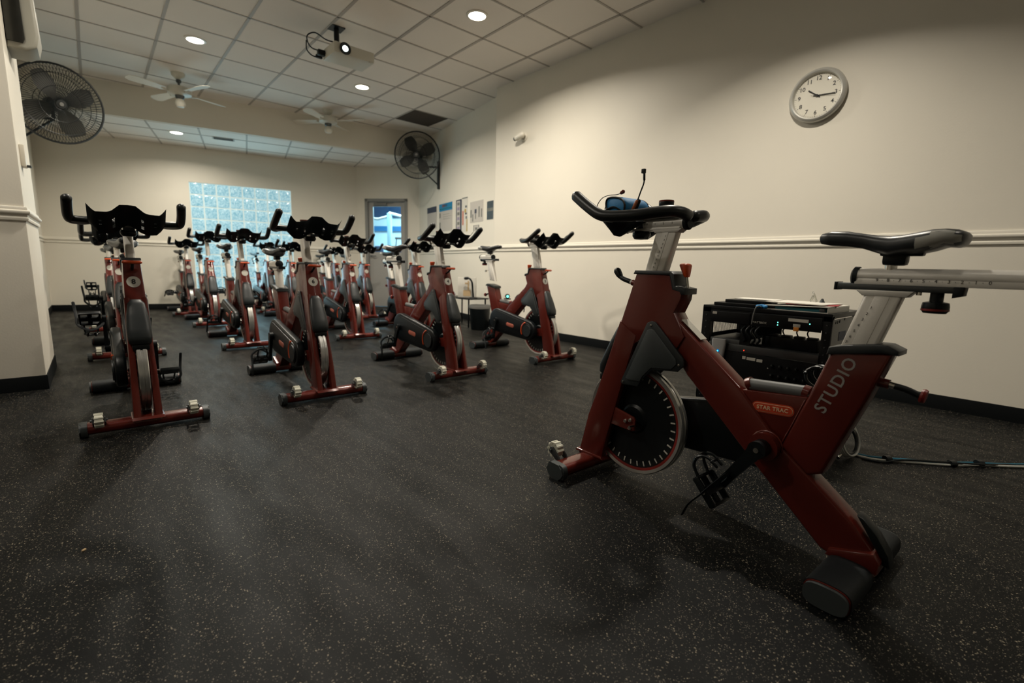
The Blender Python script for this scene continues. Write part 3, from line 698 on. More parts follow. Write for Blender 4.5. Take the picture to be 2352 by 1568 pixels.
# ================================================================ indoor cycling bikes
# local frame of a bike: X forward (handlebar), Y left, Z up, origin on the floor under the rear foot
HEAD = [(.800, .840), (.655, .834), (.640, .795), (.600, .782), (.604, .748), (.626, .700), (.575, .62), (.60, .575), (.74, .60), (.79, .56), (.888, .545), (.858, .640)]
LEG = [(.857, .65), (.888, .545), (.955, .330), (.990, .233), (1.032, .045), (.905, .045), (.885, .154), (.856, .27), (.826, .40), (.775, .60)]
DOWN = [(.634, .694), (.366, .478), (.225, .328), (.121, .248), (.022, .168), (-.040, .095), (.045, .045), (.095, .060), (.315, .258), (.560, .486), (.62, .56)]
SEATT = [(.128, .640), (.174, .490), (.230, .330), (.150, .262), (.112, .280), (.030, .523), (-.009, .652)]
GUSS = [(.372, .474), (.174, .492), (.228, .330)]
FWC = (.785, .258); FWR = .219
def hwid(z): 
    return .041 + max(0, min(1, (.84 - z) / .8)) * .019
def superring(bm, s, cy, hw, zt, zb, n=20, e=2.4, dip=0.0):
    vs = []; zc = (zt + zb) / 2; h = (zt - zb) / 2
    for i in range(n):
        a = 2 * PI * i / n; c, si = math.cos(a), math.sin(a)
        y = hw * math.copysign(abs(c) ** (2 / e), c); z = zc + h * math.copysign(abs(si) ** (2 / e), si)
        if si > 0: z -= dip * (1 - abs(c)) ** 2
        vs.append(bm.verts.new((s, cy + y, z)))
    return vs
def loft(bm, rings, caps=True):
    for a, b in zip(rings[:-1], rings[1:]):
        n = len(a)
        for i in range(n): bm.faces.new((a[i], a[(i + 1) % n], b[(i + 1) % n], b[i]))
    if caps: bm.faces.new(rings[0]); bm.faces.new(rings[-1][::-1])
def make_bike(lead):
    """lead=True: the instructor's bike near the camera, with all of its small print"""
    t = thing('exercise_bike', (0, 0, 0))
    P_ = lambda n, bm, m_, par=t, **k: finish(n, bm, m_, par, **k)
    # --- frame
    bm = BM()
    prism(bm, HEAD, -1, 1, .14, hw=lambda z: .036 + max(0, (.84 - z)) * .035, scale=.055)
    for sg in (-1, 1):
        prism(bm, LEG, .45 * sg, 1.0 * sg, .13, hw=lambda z: .047 + max(0, (.62 - z)) * .022, scale=.055)
    prism(bm, DOWN, -.036, .036, .009, seg=3); prism(bm, SEATT, -.037, .037, .010, seg=3); prism(bm, GUSS, -.027, .027, .003)
    cyl(bm, (.268, -.060, .318), (.268, .066, .318), .044, seg=28)
    for c0, c1 in (((.36, .49), (.345, .497)), ((.195, .503), (.178, .50))): cyl(bm, (c0[0], 0, c0[1]), (c1[0], 0, c1[1]), .021, seg=16)
    fr = P_('frame', bm, 'red')
    bm = BM()      # weld beads
    tube(bm, [(.268 + .046 * math.cos(a), .0365, .318 + .046 * math.sin(a)) for a in [PI * k / 10 * 1.15 - .3 for k in range(11)]], .0035, seg=6)
    tube(bm, [(.372, .0285, .476), (.30, .0325, .404), (.232, .0345, .334)], .0022, seg=6); tube(bm, [(.18, .0285, .482), (.205, .034, .40), (.228, .036, .334)], .0022, seg=6)
    P_('weld_bead', bm, 'red', fr)
    # --- number of small screws and side covers
    for sg in (1, -1):
        o_ = lambda z: (.036 + max(0, (.84 - z)) * .035)
        cov = [(.708, .664), (.690, .662), (.566, .545), (.562, .520), (.585, .494), (.640, .488), (.690, .482), (.735, .432), (.748, .405), (.822, .400), (.832, .408), (.726, .655)]
        bm = BM(); prism(bm, cov, sg * .044, sg * .054, .004); o = P_('side_cover', bm, 'dgrey')
        cen = (.700, .520)
        inn = [(cen[0] + (p[0] - cen[0]) * .80, cen[1] + (p[1] - cen[1]) * .80) for p in cov]
        bm = BM(); prism(bm, inn, sg * .052, sg * .058, .003); P_('cover_panel', bm, 'mgrey', o)
        for sp in ((.706, .648), (.580, .520), (.818, .412)):
            bm = BM(); lathe(bm, [(0, 0), (.0048, 0), (.004, .003), (0, .0035)], (sp[0], sg * .054, sp[1]), (0, sg, 0), seg=10); P_('screw', bm, 'chrome', o)
    # --- flywheel
    cx, cz = FWC
    bm = BM(); lathe(bm, [(0, -.018), (.05, -.018), (.06, -.010), (FWR * .80, -.010), (FWR * .84, -.013), (FWR * .9, -.016), (FWR * .9, .016), (FWR * .84, .013), (FWR * .8, .010), (.06, .010), (.05, .018), (0, .018)], (cx, 0, cz), (0, 1, 0), seg=64); fw = P_('flywheel', bm, 'black')
    bm = BM(); lathe(bm, [(FWR * .925, -.019), (FWR * .985, -.022), (FWR, -.018), (FWR, -.006), (FWR * .985, -.003), (FWR * .985, .003), (FWR, .006), (FWR, .018), (FWR * .985, .022), (FWR * .925, .019)], (cx, 0, cz), (0, 1, 0), seg=72, ring=True); P_('flywheel_rim', bm, 'rimmetal', fw)
    bm = BM()
    for sg in (1, -1):
        lathe(bm, [(FWR * .885, sg * .0170), (FWR * .93, sg * .0195), (FWR * .93, sg * .012), (FWR * .885, sg * .012)], (cx, 0, cz), (0, 1, 0), seg=64, ring=True)
    P_('red_ring', bm, 'redring', fw)
    bm = BM()
    for k in range(36):
        a = 2 * PI * k / 36; R = Matrix.Rotation(-a, 3, 'Y')
        for sg in (1, -1):
            c_ = Vector((cx, 0, cz)) + R @ Vector((FWR * .815, sg * .0135, 0)); box(bm, c_, (.019, .002, .0052), R=R)
    P_('speed_marks', bm, 'white', fw)
    # axle plates and bolts
    for sg in (1, -1):
        bm = BM(); prism(bm, [(.862, .300), (.760, .278), (.752, .268), (.752, .226), (.765, .220), (.875, .224)], sg * .040, sg * .050, .003); cyl(bm, (.785, sg * .018, .252), (.785, sg * .05, .252), .012); o = P_('axle_plate', bm, 'red')
        bm = BM()
        for b_ in ((.772, .264), (.772, .232), (.795, .256)): lathe(bm, [(0, 0), (.008, 0), (.007, .007), (0, .009)], (b_[0], sg * .050, b_[1]), (0, sg, 0), seg=12)
        cyl(bm, (.757, sg * .05, .246), (.757, sg * .078, .246), .004); P_('axle_bolts', bm, 'chrome', o)
    # --- brake shroud on the front
    bm = BM()
    prof = [(.640, .862, .022, .034), (.620, .878, .036, .036), (.56, .905, .045, .038), (.50, .930, .050, .040), (.46, .948, .050, .040), (.428, .952, .046, .036), (.418, .945, .040, .028)]
    rings = []
    for z, s_, hw, dp in prof:
        n = 18; ring = []
        for i in range(n):
            a = 2 * PI * i / n; ring.append(bm.verts.new((s_ - .016 + dp * .62 * math.copysign(abs(math.cos(a)) ** .75, math.cos(a)), hw * math.copysign(abs(math.sin(a)) ** .6, math.sin(a)), z)))
        rings.append(ring)
    loft(bm, rings); P_('brake_shroud', bm, 'dgrey', angle=60)
    bm = BM(); box(bm, (.935, 0, .405), (.040, .070, .03), bev=.008); P_('brake_pad_holder', bm, 'black')
    # --- feet
    bm = BM(); rings = [superring(bm, 0, 0, 1, 1, -1, 24, 3.2) for _ in (0, 1)]
    bmesh.ops.delete(bm, geom=bm.verts[:], context='VERTS')
    def foot(bm, sc, y0, y1, hs, zt, zb, e=3.0, n=24):
        rs = []
        for y in (y0, y1):
            ring = []
            for i in range(n):
                a = 2 * PI * i / n; c, si = math.cos(a), math.sin(a)
                ring.append(bm.verts.new((sc + hs * math.copysign(abs(c) ** (2 / e), c), y, (zt + zb) / 2 + (zt - zb) / 2 * math.copysign(abs(si) ** (2 / e), si))))
            rs.append(ring)
        loft(bm, rs)
    FF = .972
    bm = BM(); foot(bm, FF, -.235, .235, .043, .062, .010)
    prism(bm, [(1.046, .058), (.892, .058), (.900, .070), (1.036, .070)], -.066, .066, .004)
    ff = P_('front_foot', bm, 'red')
    for sg in (1, -1):
        bm = BM(); foot(bm, FF, sg * .232, sg * .262, .047, .066, .0, 3.4); bmesh.ops.bevel(bm, geom=[e for e in bm.edges if abs(e.verts[0].co.y) > .25 and abs(e.verts[1].co.y) > .25], offset=.007, segments=2, affect='EDGES'); P_('foot_cap', bm, 'mgrey', ff)
        bm = BM(); cyl(bm, (1.045, sg * .172, .088), (1.045, sg * .202, .088), .031, seg=24)
        for k in range(10):
            a = 2 * PI * k / 10; cyl(bm, (1.045 + .029 * math.cos(a), sg * .170, .088 + .029 * math.sin(a)), (1.045 + .029 * math.cos(a), sg * .204, .088 + .029 * math.sin(a)), .006, seg=6)
        wh = P_('transport_wheel', bm, 'whitewheel', ff)
        bm = BM()
        for yy in (.165, .209): prism(bm, [(.995, .055), (1.010, .050), (1.060, .080), (1.052, .103), (1.036, .103), (1.0, .070)], sg * yy - .003, sg * yy + .003, .001)
        cyl(bm, (1.045, sg * .155, .088), (1.045, sg * .219, .088), .006); P_('wheel_fork', bm, 'steel', ff)
    RF = 0.012
    bm = BM(); foot(bm, RF, -.19, .19, .050, .066, .008)
    prism(bm, [(.075, .055), (-.048, .055), (-.050, .090), (-.035, .112), (.068, .076)], -.052, .052, .006, seg=2); rf = P_('rear_foot', bm, 'red')
    for sg in (1, -1):
        bm = BM(); foot(bm, RF, sg * .056, sg * .222, .056, .072, .0, 3.0); sl = P_('foot_sleeve', bm, 'rubber', rf)
        bm = BM(); foot(bm, RF, sg * .220, sg * .226, .0535, .0695, .003, 3.0); P_('cap_trim', bm, 'red', rf)
        bm = BM(); foot(bm, RF, sg * .225, sg * .236, .051, .067, .004, 3.0); P_('foot_cap', bm, 'mgrey', rf)
    bm = BM(); prism(bm, [(.020, .190), (.004, .186), (-.032, .150), (-.062, .105), (-.068, .072), (-.050, .075), (-.028, .118)], -.022, .022, .004, seg=2); P_('rear_bumper', bm, 'black')
    # --- collars
    bm = BM(); prism(bm, [(.812, .834), (.806, .848), (.650, .848), (.636, .838), (.630, .797), (.588, .789), (.588, .768), (.606, .767), (.610, .776), (.640, .782), (.656, .834)], -.041, .041, .005, seg=2); P_('head_collar', bm, 'dgrey')
    bm = BM(); prism(bm, [(.138, .628), (.134, .650), (.10, .660), (.030, .672), (.004, .672), (-.022, .660), (-.022, .648), (.012, .650)], -.043, .043, .005, seg=2); P_('seat_collar', bm, 'dgrey')
    bm = BM(); tube(bm, [(.350, 0, .492), (.188, 0, .502)], .0195, seg=16, round_end=False); P_('carry_grip', bm, 'foamgrey')
    # --- chain guard on the right
    def hull_guard(c0, r0, c1, r1, n=18):
        d = Vector((c1[0] - c0[0], c1[1] - c0[1])); L_ = d.length; a0 = math.atan2(d.y, d.x); ph = math.acos((r0 - r1) / L_); pts = []
        for k in range(n + 1): a = a0 + ph + (2 * PI - 2 * ph) * k / n; pts.append((c0[0] + r0 * math.cos(a), c0[1] + r0 * math.sin(a)))
        for k in range(n + 1): a = a0 - ph + 2 * ph * k / n; pts.append((c1[0] + r1 * math.cos(a), c1[1] + r1 * math.sin(a)))
        return pts
    bm = BM(); prism(bm, hull_guard((.262, .318), .118, (.725, .262), .092), -.108, -.060, .012, seg=3); cg = P_('chain_guard', bm, 'black')
    bm = BM(); prism(bm, hull_guard((.262, .318), .098, (.715, .262), .070), -.114, -.104, .004); P_('guard_panel', bm, 'rack', cg)
    bm = BM(); cyl(bm, (.725, -.060, .262), (.725, -.120, .262), .062, .055, seg=32); P_('guard_hub', bm, 'dgrey', cg)
    bm = BM(); tube(bm, [(.725 + .078 * math.cos(a), -.112, .262 + .078 * math.sin(a)) for a in [PI * (.62 + .55 * k / 8) for k in range(9)]], .0075, seg=8); P_('red_reflector', bm, 'orange', cg)
    bm = BM(); prism(bm, hull_guard((.44, .295), .017, (.52, .285), .017, 8), -.1165, -.113, .001); lg = P_('logo_plate', bm, 'logopale', cg)
    # --- cranks and pedals
    def crank(side, ang):
        y = side * .098 if side > 0 else -.130
        ax = Vector((.268, y, .318)); d = Vector((math.cos(ang), 0, math.sin(ang))); e = ax + d * .178
        bm = BM(); R = Matrix.Rotation(-ang, 3, 'Y')
        cyl(bm, ax - Vector((0, side * .03, 0)), ax + Vector((0, side * .010, 0)), .027, seg=24)
        vs = []
        for xx, w, th in ((-.004, .024, .011), (.05, .019, .010), (.13, .016, .009), (.182, .017, .009)):
            vs.append([bm.verts.new(ax + R @ Vector((xx, sy * th, sz * w))) for sy, sz in ((-1, -1), (-1, 1), (1, 1), (1, -1))])
        loft(bm, vs); cyl(bm, e - Vector((0, side * .011, 0)), e + Vector((0, side * .011, 0)), .017, seg=20)
        c_ = P_('crank_arm', bm, 'black')
        bm = BM(); cyl(bm, ax, ax + Vector((0, side * .013, 0)), .008, seg=12); cyl(bm, e, e + Vector((0, side * .016, 0)), .009, seg=12); P_('crank_bolt', bm, 'chrome', c_)
        # pedal hangs toe up / heel down
        pa = math.radians((48 if side > 0 else 20) if lead else (12 if side > 0 else 35))
        Rp = Matrix.Rotation(-pa, 3, 'Y'); o = e + Vector((0, side * .062, 0))
        def q(x, y_, z): return o + Rp @ Vector((x, y_ * side, z))
        bm = BM()
        for yy in (-.044, .044):
            box(bm, q(0, yy, 0), (.096, .010, .022), R=Rp, bev=.003)
        for xx in (-.046, .046): box(bm, q(xx, 0, 0), (.010, .092, .020), R=Rp, bev=.003)
        box(bm, q(0, 0, 0), (.030, .09, .022), R=Rp, bev=.004); box(bm, q(.0, 0, -.004), (.09, .020, .010), R=Rp)
        pd = P_('pedal', bm, 'black')
        bm = BM(); cyl(bm, q(0, -.06, 0), q(0, .05, 0), .006); P_('pedal_axle', bm, 'chrome', pd)
        bm = BM()
        for yy in (-.03, .03): tube(bm, spline([q(.046, yy, 0), q(.085, yy, .010), q(.100, yy * .8, .035), q(.085, yy * .6, .060), q(.05, yy * .5, .068)], 4), .005, seg=6)
        tube(bm, spline([q(.100, -.03, .03), q(.105, 0, .035), q(.100, .03, .03)], 4), .006, seg=6); tube(bm, [q(.07, -.02, .064), q(.07, .02, .064)], .005, seg=6)
        P_('toe_cage', bm, 'black', pd)
        bm = BM(); tube(bm, spline([q(.0, -.048, -.004), q(.01, -.052, .04), q(.02, 0, .072), q(.01, .052, .04), q(0, .056, -.005), q(-.01, .062, -.06), q(-.03, .066, -.10)], 5), .0075, seg=6, sy=.3); P_('toe_strap', bm, 'rubber', pd)
    a_l = math.radians(-56) if lead else math.radians(75)
    crank(1, a_l); crank(-1, a_l + PI)
    # --- handlebar post and everything above it slides along this direction
    hp = []
    bm = BM(); prism(bm, [(.789, .800), (.703, .800), (.650, .998), (.738, .998)], -.019, .019, .009, seg=3)
    prism(bm, [(.760, .81), (.734, .81), (.683, .990), (.709, .990)], -.0205, .0205, .001)
    prism(bm, [(.742, .985), (.648, .985), (.632, .998), (.755, .998)], -.022, .022, .004); post = P_('handlebar_post', bm, 'alu'); hp.append(post)
    bm = BM(); tube(bm, [(.628, 0, 1.020), (.795, 0, 1.020)], .0245, seg=20, round_end=False, sy=.95); prism(bm, [(.640, .994), (.895, .994), (.895, 1.005), (.640, 1.005)], -.022, .022, .003); st = P_('stem', bm, 'alu'); hp.append(st)
    bm = BM(); lathe(bm, [(0, 0), (.027, 0), (.0275, .012), (.022, .018), (0, .019)], (.629, 0, 1.020), (-1, 0, 0), seg=28); P_('stem_cap', bm, 'rubber', st)
    bm = BM(); box(bm, (.897, 0, .999), (.008, .046, .015), bev=.002); P_('stem_cap', bm, 'rubber', st)
    bm = BM(); lathe(bm, [(0, .03), (.03, .03), (.034, .022), (.034, .012), (.026, 0), (0, -.002)], (.815, 0, .966), (0, 0, 1), seg=24); hp.append(P_('stem_knob', bm, 'black'))
    bm = BM()
    for sg in (1, -1):
        path = spline([(.965, sg * .212, 1.118), (.905, sg * .216, 1.078), (.845, sg * .216, 1.043), (.80, sg * .206, 1.034), (.72, sg * .174, 1.035), (.665, sg * .140, 1.043), (.626, sg * .108, 1.048), (.610, sg * .066, 1.046), (.612, sg * .02, 1.040)], 6)
        tube(bm, path, .0200, seg=16)
        tube(bm, [(.842, sg * .205, 1.036), (.842, sg * .06, 1.030)], .015, seg=12)
    hb = P_('handlebar', bm, 'foam', angle=60); hp.append(hb)
    # forearm tray: cupped sheet
    bm = BM()
    def lp(tab, x):
        for (x0, y0), (x1, y1) in zip(tab[:-1], tab[1:]):
            if x0 <= x <= x1: return y0 + (y1 - y0) * (x - x0) / (x1 - x0)
        return tab[-1][1]
    TOP = [(0, 1.108), (.030, 1.106), (.060, 1.078), (.075, 1.070), (.120, 1.068), (.134, 1.080), (.150, 1.103)]
    BOT = [(0, 1.018), (.018, 1.010), (.045, .985), (.075, .972), (.11, .975), (.135, 1.0), (.150, 1.030)]
    cols = []; NT = 31
    for i in range(NT):
        y = -.150 + .300 * i / (NT - 1); a = abs(y); zt = lp(TOP, a); zb = lp(BOT, a); row = []
        for k in range(9):
            u = k / 8
            if u <= .62: v = u / .62; s_ = .955 - .10 * v ** .9; z = zt + (zb - zt) * v ** 1.05
            else: v = (u - .62) / .38; s_ = .855 - .075 * v; z = zb + (1.026 - zb) * v ** 1.3
            s_ += .010 * (a / .15) ** 2
            row.append(bm.verts.new((s_, y, z)))
        cols.append(row)
    for i in range(NT - 1):
        for k in range(8):
            ym = abs(-.150 + .300 * (i + .5) / (NT - 1))
            if .045 < ym < .060 and k in (2, 3): continue
            if .098 < ym < .108 and k in (2,): continue
            bm.faces.new((cols[i][k], cols[i + 1][k], cols[i + 1][k + 1], cols[i][k + 1]))
    bmesh.ops.solidify(bm, geom=bm.faces[:], thickness=.007)
    box(bm, (.72, 0, 1.052), (.16, .085, .03), bev=.010)
    hp.append(P_('forearm_tray', bm, 'black', angle=50))
    bm = BM(); lathe(bm, [(0, 0), (.020, 0), (.026, .012), (.027, .030), (.025, .034), (0, .035)], (.715, 0, 1.066), seg=24); kb = P_('clamp_knob', bm, 'black'); hp.append(kb)
    bm = BM(); lathe(bm, [(.0, .030), (.0272, .030), (.026, .0352), (0, .0365)], (.715, 0, 1.066), seg=24); P_('knob_cap', bm, 'foamtip', kb)
    # resistance knob behind the head, adjustment lever in front
    bm = BM(); cyl(bm, (.598, 0, .77), (.612, 0, .842), .005); o = P_('resistance_rod', bm, 'chrome')
    bm = BM(); rings = []
    for z, r_ in ((.828, .008), (.834, .011), (.848, .015), (.868, .020), (.873, .019), (.876, .012)):
        rings.append([bm.verts.new((.612 + (z - .842) * .2 + r_ * math.cos(2 * PI * i / 20) * (1 + .16 * math.cos(3 * 2 * PI * i / 20)), r_ * math.sin(2 * PI * i / 20) * (1 + .16 * math.cos(3 * 2 * PI * i / 20)), z)) for i in range(20)])
    loft(bm, rings); P_('resistance_knob', bm, 'orange', angle=50)
    if lead:
        bm = BM(); tube(bm, [(.818, 0, .794), (.842, 0, .800)], .012, seg=12, round_end=False); o = P_('lever_mount', bm, 'red')
        bm = BM(); tube(bm, [(.842, 0, .800), (.850, 0, .802)], .010, seg=12, round_end=False); P_('lever_collar', bm, 'label', o)
        bm = BM(); tube(bm, spline([(.850, 0, .802), (.885, 0, .812), (.905, -.002, .822), (.925, -.004, .845)], 5), [.0095] * 10 + [.011, .0125, .0135, .014, .0145, .0145], seg=14); P_('adjustment_lever', bm, 'black')
    else:
        bm = BM(); tube(bm, [(.815, 0, .790), (.850, 0, .805), (.868, 0, .822)], .007, seg=10); o = P_('lever_mount', bm, 'black')
        bm = BM(); tube(bm, [(.872, -.032, .826), (.872, .032, .826)], .011, seg=12, sx=1.0, sy=.8); P_('adjustment_lever', bm, 'orange')
        bm = BM(); R = Matrix.Rotation(math.radians(17), 3, 'Y'); lathe(bm, [(0, 0), (.0285, 0), (.0285, .0022), (0, .0024)], (.8335, 0, .727), (.962, 0, .27), seg=28); P_('number_badge', bm, 'label')
    # --- seat post, slider, saddle
    sp = []
    bm = BM(); prism(bm, [(.128, .600), (.044, .610), (-.010, .806), (.074, .806)], -.021, .021, .010, seg=3); prism(bm, [(.098, .62), (.066, .62), (.016, .803), (.048, .803)], -.0222, .0222, .001)
    prism(bm, [(.078, .796), (-.016, .796), (-.030, .812), (.095, .812)], -.024, .024, .004); spost = P_('seat_post', bm, 'alu'); sp.append(spost)
    x0, x1 = (.100, -.290) if lead else (.075, -.130)
    bm = BM(); prism(bm, [(.140, .811), (-.112, .811), (-.116, .829), (.140, .829)], -.022, .022, .004); rl = P_('slider_rail', bm, 'steel'); sp.append(rl)
    bm = BM(); prism(bm, [(.146, .809), (.138, .809), (.138, .831), (.146, .831)], -.0235, .0235, .003); prism(bm, [(-.10, .800), (-.12, .806), (-.122, .829), (-.10, .829)], -.0235, .0235, .004); P_('rail_cap', bm, 'rubber', rl)
    bm = BM(); tube(bm, [(x0, 0, .848), (x1, 0, .848)], .0235, seg=24, round_end=False, sy=.88); box(bm, ((x0 + x1) / 2, 0, .834), (x0 - x1, .046, .016), bev=.003); sl = P_('seat_slider', bm, 'alu', angle=30); sp.append(sl)
    for xe, dx in ((x0, 1), (x1, -1)):
        bm = BM(); lathe(bm, [(0, -.004), (.0262, -.004), (.0268, .006), (.020, .011), (0, .012)], (xe, 0, .846), (dx, 0, 0), seg=28)
        P_('slider_cap', bm, 'rubber', sl)
    bm = BM(); cyl(bm, (-.070, 0, .812), (-.070, 0, .792), .013); cyl(bm, (-.035, 0, .812), (-.035, 0, .803), .006); P_('knob_collar', bm, 'chrome'); sp.append(bpy.data.objects[-1] if False else t.children[-1])
    bm = BM(); lathe(bm, [(0, .035), (.0135, .035), (.0135, .012), (.0255, .009), (.0272, .0), (.0270, -.010), (.022, -.017), (0, -.018)], (-.070, 0, .778), seg=28); kb = P_('seat_knob', bm, 'black'); sp.append(kb)
    bm = BM(); lathe(bm, [(.0, -.006), (.0276, -.006), (.0276, -.011), (0, -.011)], (-.070, 0, .778), seg=28); P_('knob_ring', bm, 'redring', kb)
    bm = BM(); cyl(bm, (.030, 0, .862), (.030, 0, .884), .014); o = P_('saddle_pin', bm, 'chrome'); sp.append(o)
    bm = BM(); box(bm, (.022, 0, .893), (.052, .040, .034), bev=.010); box(bm, (.010, 0, .91), (.09, .030, .02), bev=.006); sp.append(P_('saddle_clamp', bm, 'black'))
    bm = BM(); rings = []
    SAD = [(.200, .010, .957, .932), (.194, .020, .964, .922), (.170, .027, .970, .917), (.130, .030, .968, .914), (.095, .033, .963, .908), (.062, .040, .957, .896), (.032, .050, .955, .886), (.005, .060, .956, .892), (-.025, .072, .962, .893), (-.052, .079, .967, .900), (-.076, .079, .967, .910), (-.094, .074, .963, .908), (-.106, .060, .958, .914), (-.112, .030, .952, .922)]
    for s_, hw, zt, zb in SAD: rings.append(superring(bm, s_, 0, hw, zt, zb + .012, 28, 2.5, dip=.007 if -.08 < s_ < .12 else .002))
    loft(bm, rings); sd = P_('saddle', bm, 'saddleblack', angle=75); sp.append(sd)
    for sg in (1, -1):
        bm = BM()
        rows = []
        for s_, hw, zt, zb in SAD[8:13]:
            zb += .012
            row = []
            for v in range(5):
                a = math.radians(-58 + 92 * v / 4); 
                zc = (zt + zb) / 2; h = (zt - zb) / 2; c, si = math.cos(a), math.sin(a); e = 2.5
                row.append(bm.verts.new((s_, sg * (hw * abs(c) ** (2 / e) + .0016), zc + h * math.copysign(abs(si) ** (2 / e), si))))
            rows.append(row)
        for i, (a, b) in enumerate(zip(rows[:-1], rows[1:])):
            for v in range(4):
                if (i == 0 and v in (0, 3)) or (i == 3 and v in (0, 3)): continue
                bm.faces.new((a[v], a[v + 1], b[v + 1], b[v]))
        P_('saddle_panel', bm, 'lgrey', sd, angle=75)
    # seat-tube lever
    bm = BM(); cyl(bm, (.022, 0, .568), (-.004, 0, .566), .013); o = P_('seat_lever_mount', bm, 'red')
    bm = BM(); cyl(bm, (-.004, 0, .566), (-.016, 0, .564), .009); P_('collar', bm, 'chrome', o)
    bm = BM(); tube(bm, spline([(-.016, 0, .564), (-.040, 0, .560), (-.062, 0, .552), (-.075, 0, .548)], 4), .0085, seg=10); o = P_('seat_lever', bm, 'black')
    bm = BM(); lathe(bm, [(0, 0), (.017, 0), (.019, .005), (.017, .011), (0, .012)], (-.070, 0, .551), (-1, 0, -.15), seg=20); P_('lever_knob', bm, 'redring', o)
    if lead:
        put_text('height_scale', '1', .0115, (0, 0, 0), (1, 0, 0), (0, 0, 1), 'ink', post) if False else None
        for k in range(9):
            f = k / 8; s_ = .694 + .042 * f; z = .973 - .112 * f
            put_text('scale_digit', str(k + 1), .0085, (s_, .0212, z), (-1, 0, -.18), (-.27, 0, 1), 'ink', post, extrude=.0002)
        for k in range(7):
            s_ = .054 + .0076 * k; z = .765 - .0162 * k
            put_text('scale_digit', str(k + 1), .0105, (s_, .0228, z), (-1, 0, -.20), (-.27, 0, 1), 'ink', spost, extrude=.0002)
        for k in range(10):
            put_text('scale_digit', str(9 - k), .0115, (.050 - .0235 * k, .0236, .8385), (-1, 0, 0), (0, 0, 1), 'ink', sl, extrude=.0002)
            if k < 9: put_text('scale_digit', '.', .0115, (.050 - .0235 * (k + .5), .0236, .8410), (-1, 0, 0), (0, 0, 1), 'ink', sl, extrude=.0002)
        for k, ch in enumerate('0.1.2.3'[::2]):
            put_text('scale_digit', ch, .010, (.775 - .035 * k, .0246, 1.018), (-1, 0, 0), (0, 0, 1), 'ink', st, extrude=.0002)
        # printed name plate and lettering
        A = Vector((.328, 0, .432)); B = Vector((.204, 0, .441)); xd = (B - A).normalized(); mid = (A + B) / 2 + Vector((0, 0, -.001))
        L_ = .124; H_ = .034
        def pill(L_, H_, y, th=.0008):
            bm = BM(); n = 10; pts = []
            for k in range(n + 1): a = -PI / 2 + PI * k / n; pts.append((L_ / 2 - H_ / 2 + H_ / 2 * math.cos(a), H_ / 2 * math.sin(a)))
            for k in range(n + 1): a = PI / 2 + PI * k / n; pts.append((-L_ / 2 + H_ / 2 + H_ / 2 * math.cos(a), H_ / 2 * math.sin(a)))
            zd = Vector((-xd.z, 0, xd.x)) * -1
            a_ = [bm.verts.new(mid + xd * p[0] + zd * p[1] + Vector((0, y, 0))) for p in pts]; b_ = [bm.verts.new(v.co + Vector((0, th, 0))) for v in a_]
            bm.faces.new(a_); bm.faces.new(b_[::-1])
            for i in range(len(pts)): bm.faces.new((a_[i], b_[i], b_[(i + 1) % len(pts)], a_[(i + 1) % len(pts)]))
            return bm
        o = P_('name_plate', pill(L_, H_, .0275), 'logo')
        P_('plate_line', pill(L_ - .007, H_ - .007, .0286), 'logoline', o); P_('plate_field', pill(L_ - .010, H_ - .010, .0296), 'logo', o)
        put_text('plate_lettering', 'STAR TRAC', .0165, mid + Vector((0, .0308, -.0)), xd, Vector((-xd.z, 0, xd.x)) * (-1), 'logoline', o, bold=.0004, spacing=1.1)
        # STUDIO up the seat tube
        A = Vector((.150, .0375, .455)); Bq = Vector((.082, .0375, .632)); d = (Bq - A).normalized()
        upv = Vector((d.z, 0, -d.x))
        put_text('frame_lettering', 'STUDIO', .045, (A + Bq) / 2 + Vector((-.010, .0, .0)), d, upv, 'silver', fr, bold=.0006, spacing=1.12)
        put_text('frame_lettering', '7', .016, Bq + d * .012 + Vector((-.006, .0, .002)), d, upv, 'silver', fr)
        # sticker on the down tube
        bm = BM(); dv = Vector((.612 - .53, 0, .676 - .61)); box(bm, (.565, 0, .647), (.10, .040, .0012), R=Matrix.Rotation(-math.atan2(.214, .272), 3, 'Y')); o = P_('warning_sticker', bm, 'label', fr)
    return t, hp, sp
M['rimmetal'] = mat('polished_rim', (0.62, 0.62, 0.60), 0.28, metal=0.85)
M['foamgrey'] = mat('worn_grey_grip', (0.10, 0.105, 0.105), 0.45)
M['saddleblack'] = mat('saddle_vinyl', (0.022, 0.025, 0.028), 0.33, bump=.1, bscale=500)
M['logopale'] = mat('logo_salmon', (0.42, 0.11, 0.07), 0.5)

lead, hp, sp = make_bike(True)
lead.location = (1.56, 0.26, 0); lead.rotation_euler = (0, 0, math.atan2(.99913, .04163))
tag(lead, 'large dark red indoor cycling bike in the foreground at right, blue pouch on its handlebar', 'exercise bike')
proto, php, psp = make_bike(False)
PN = ([o.name for o in php], [o.name for o in psp])
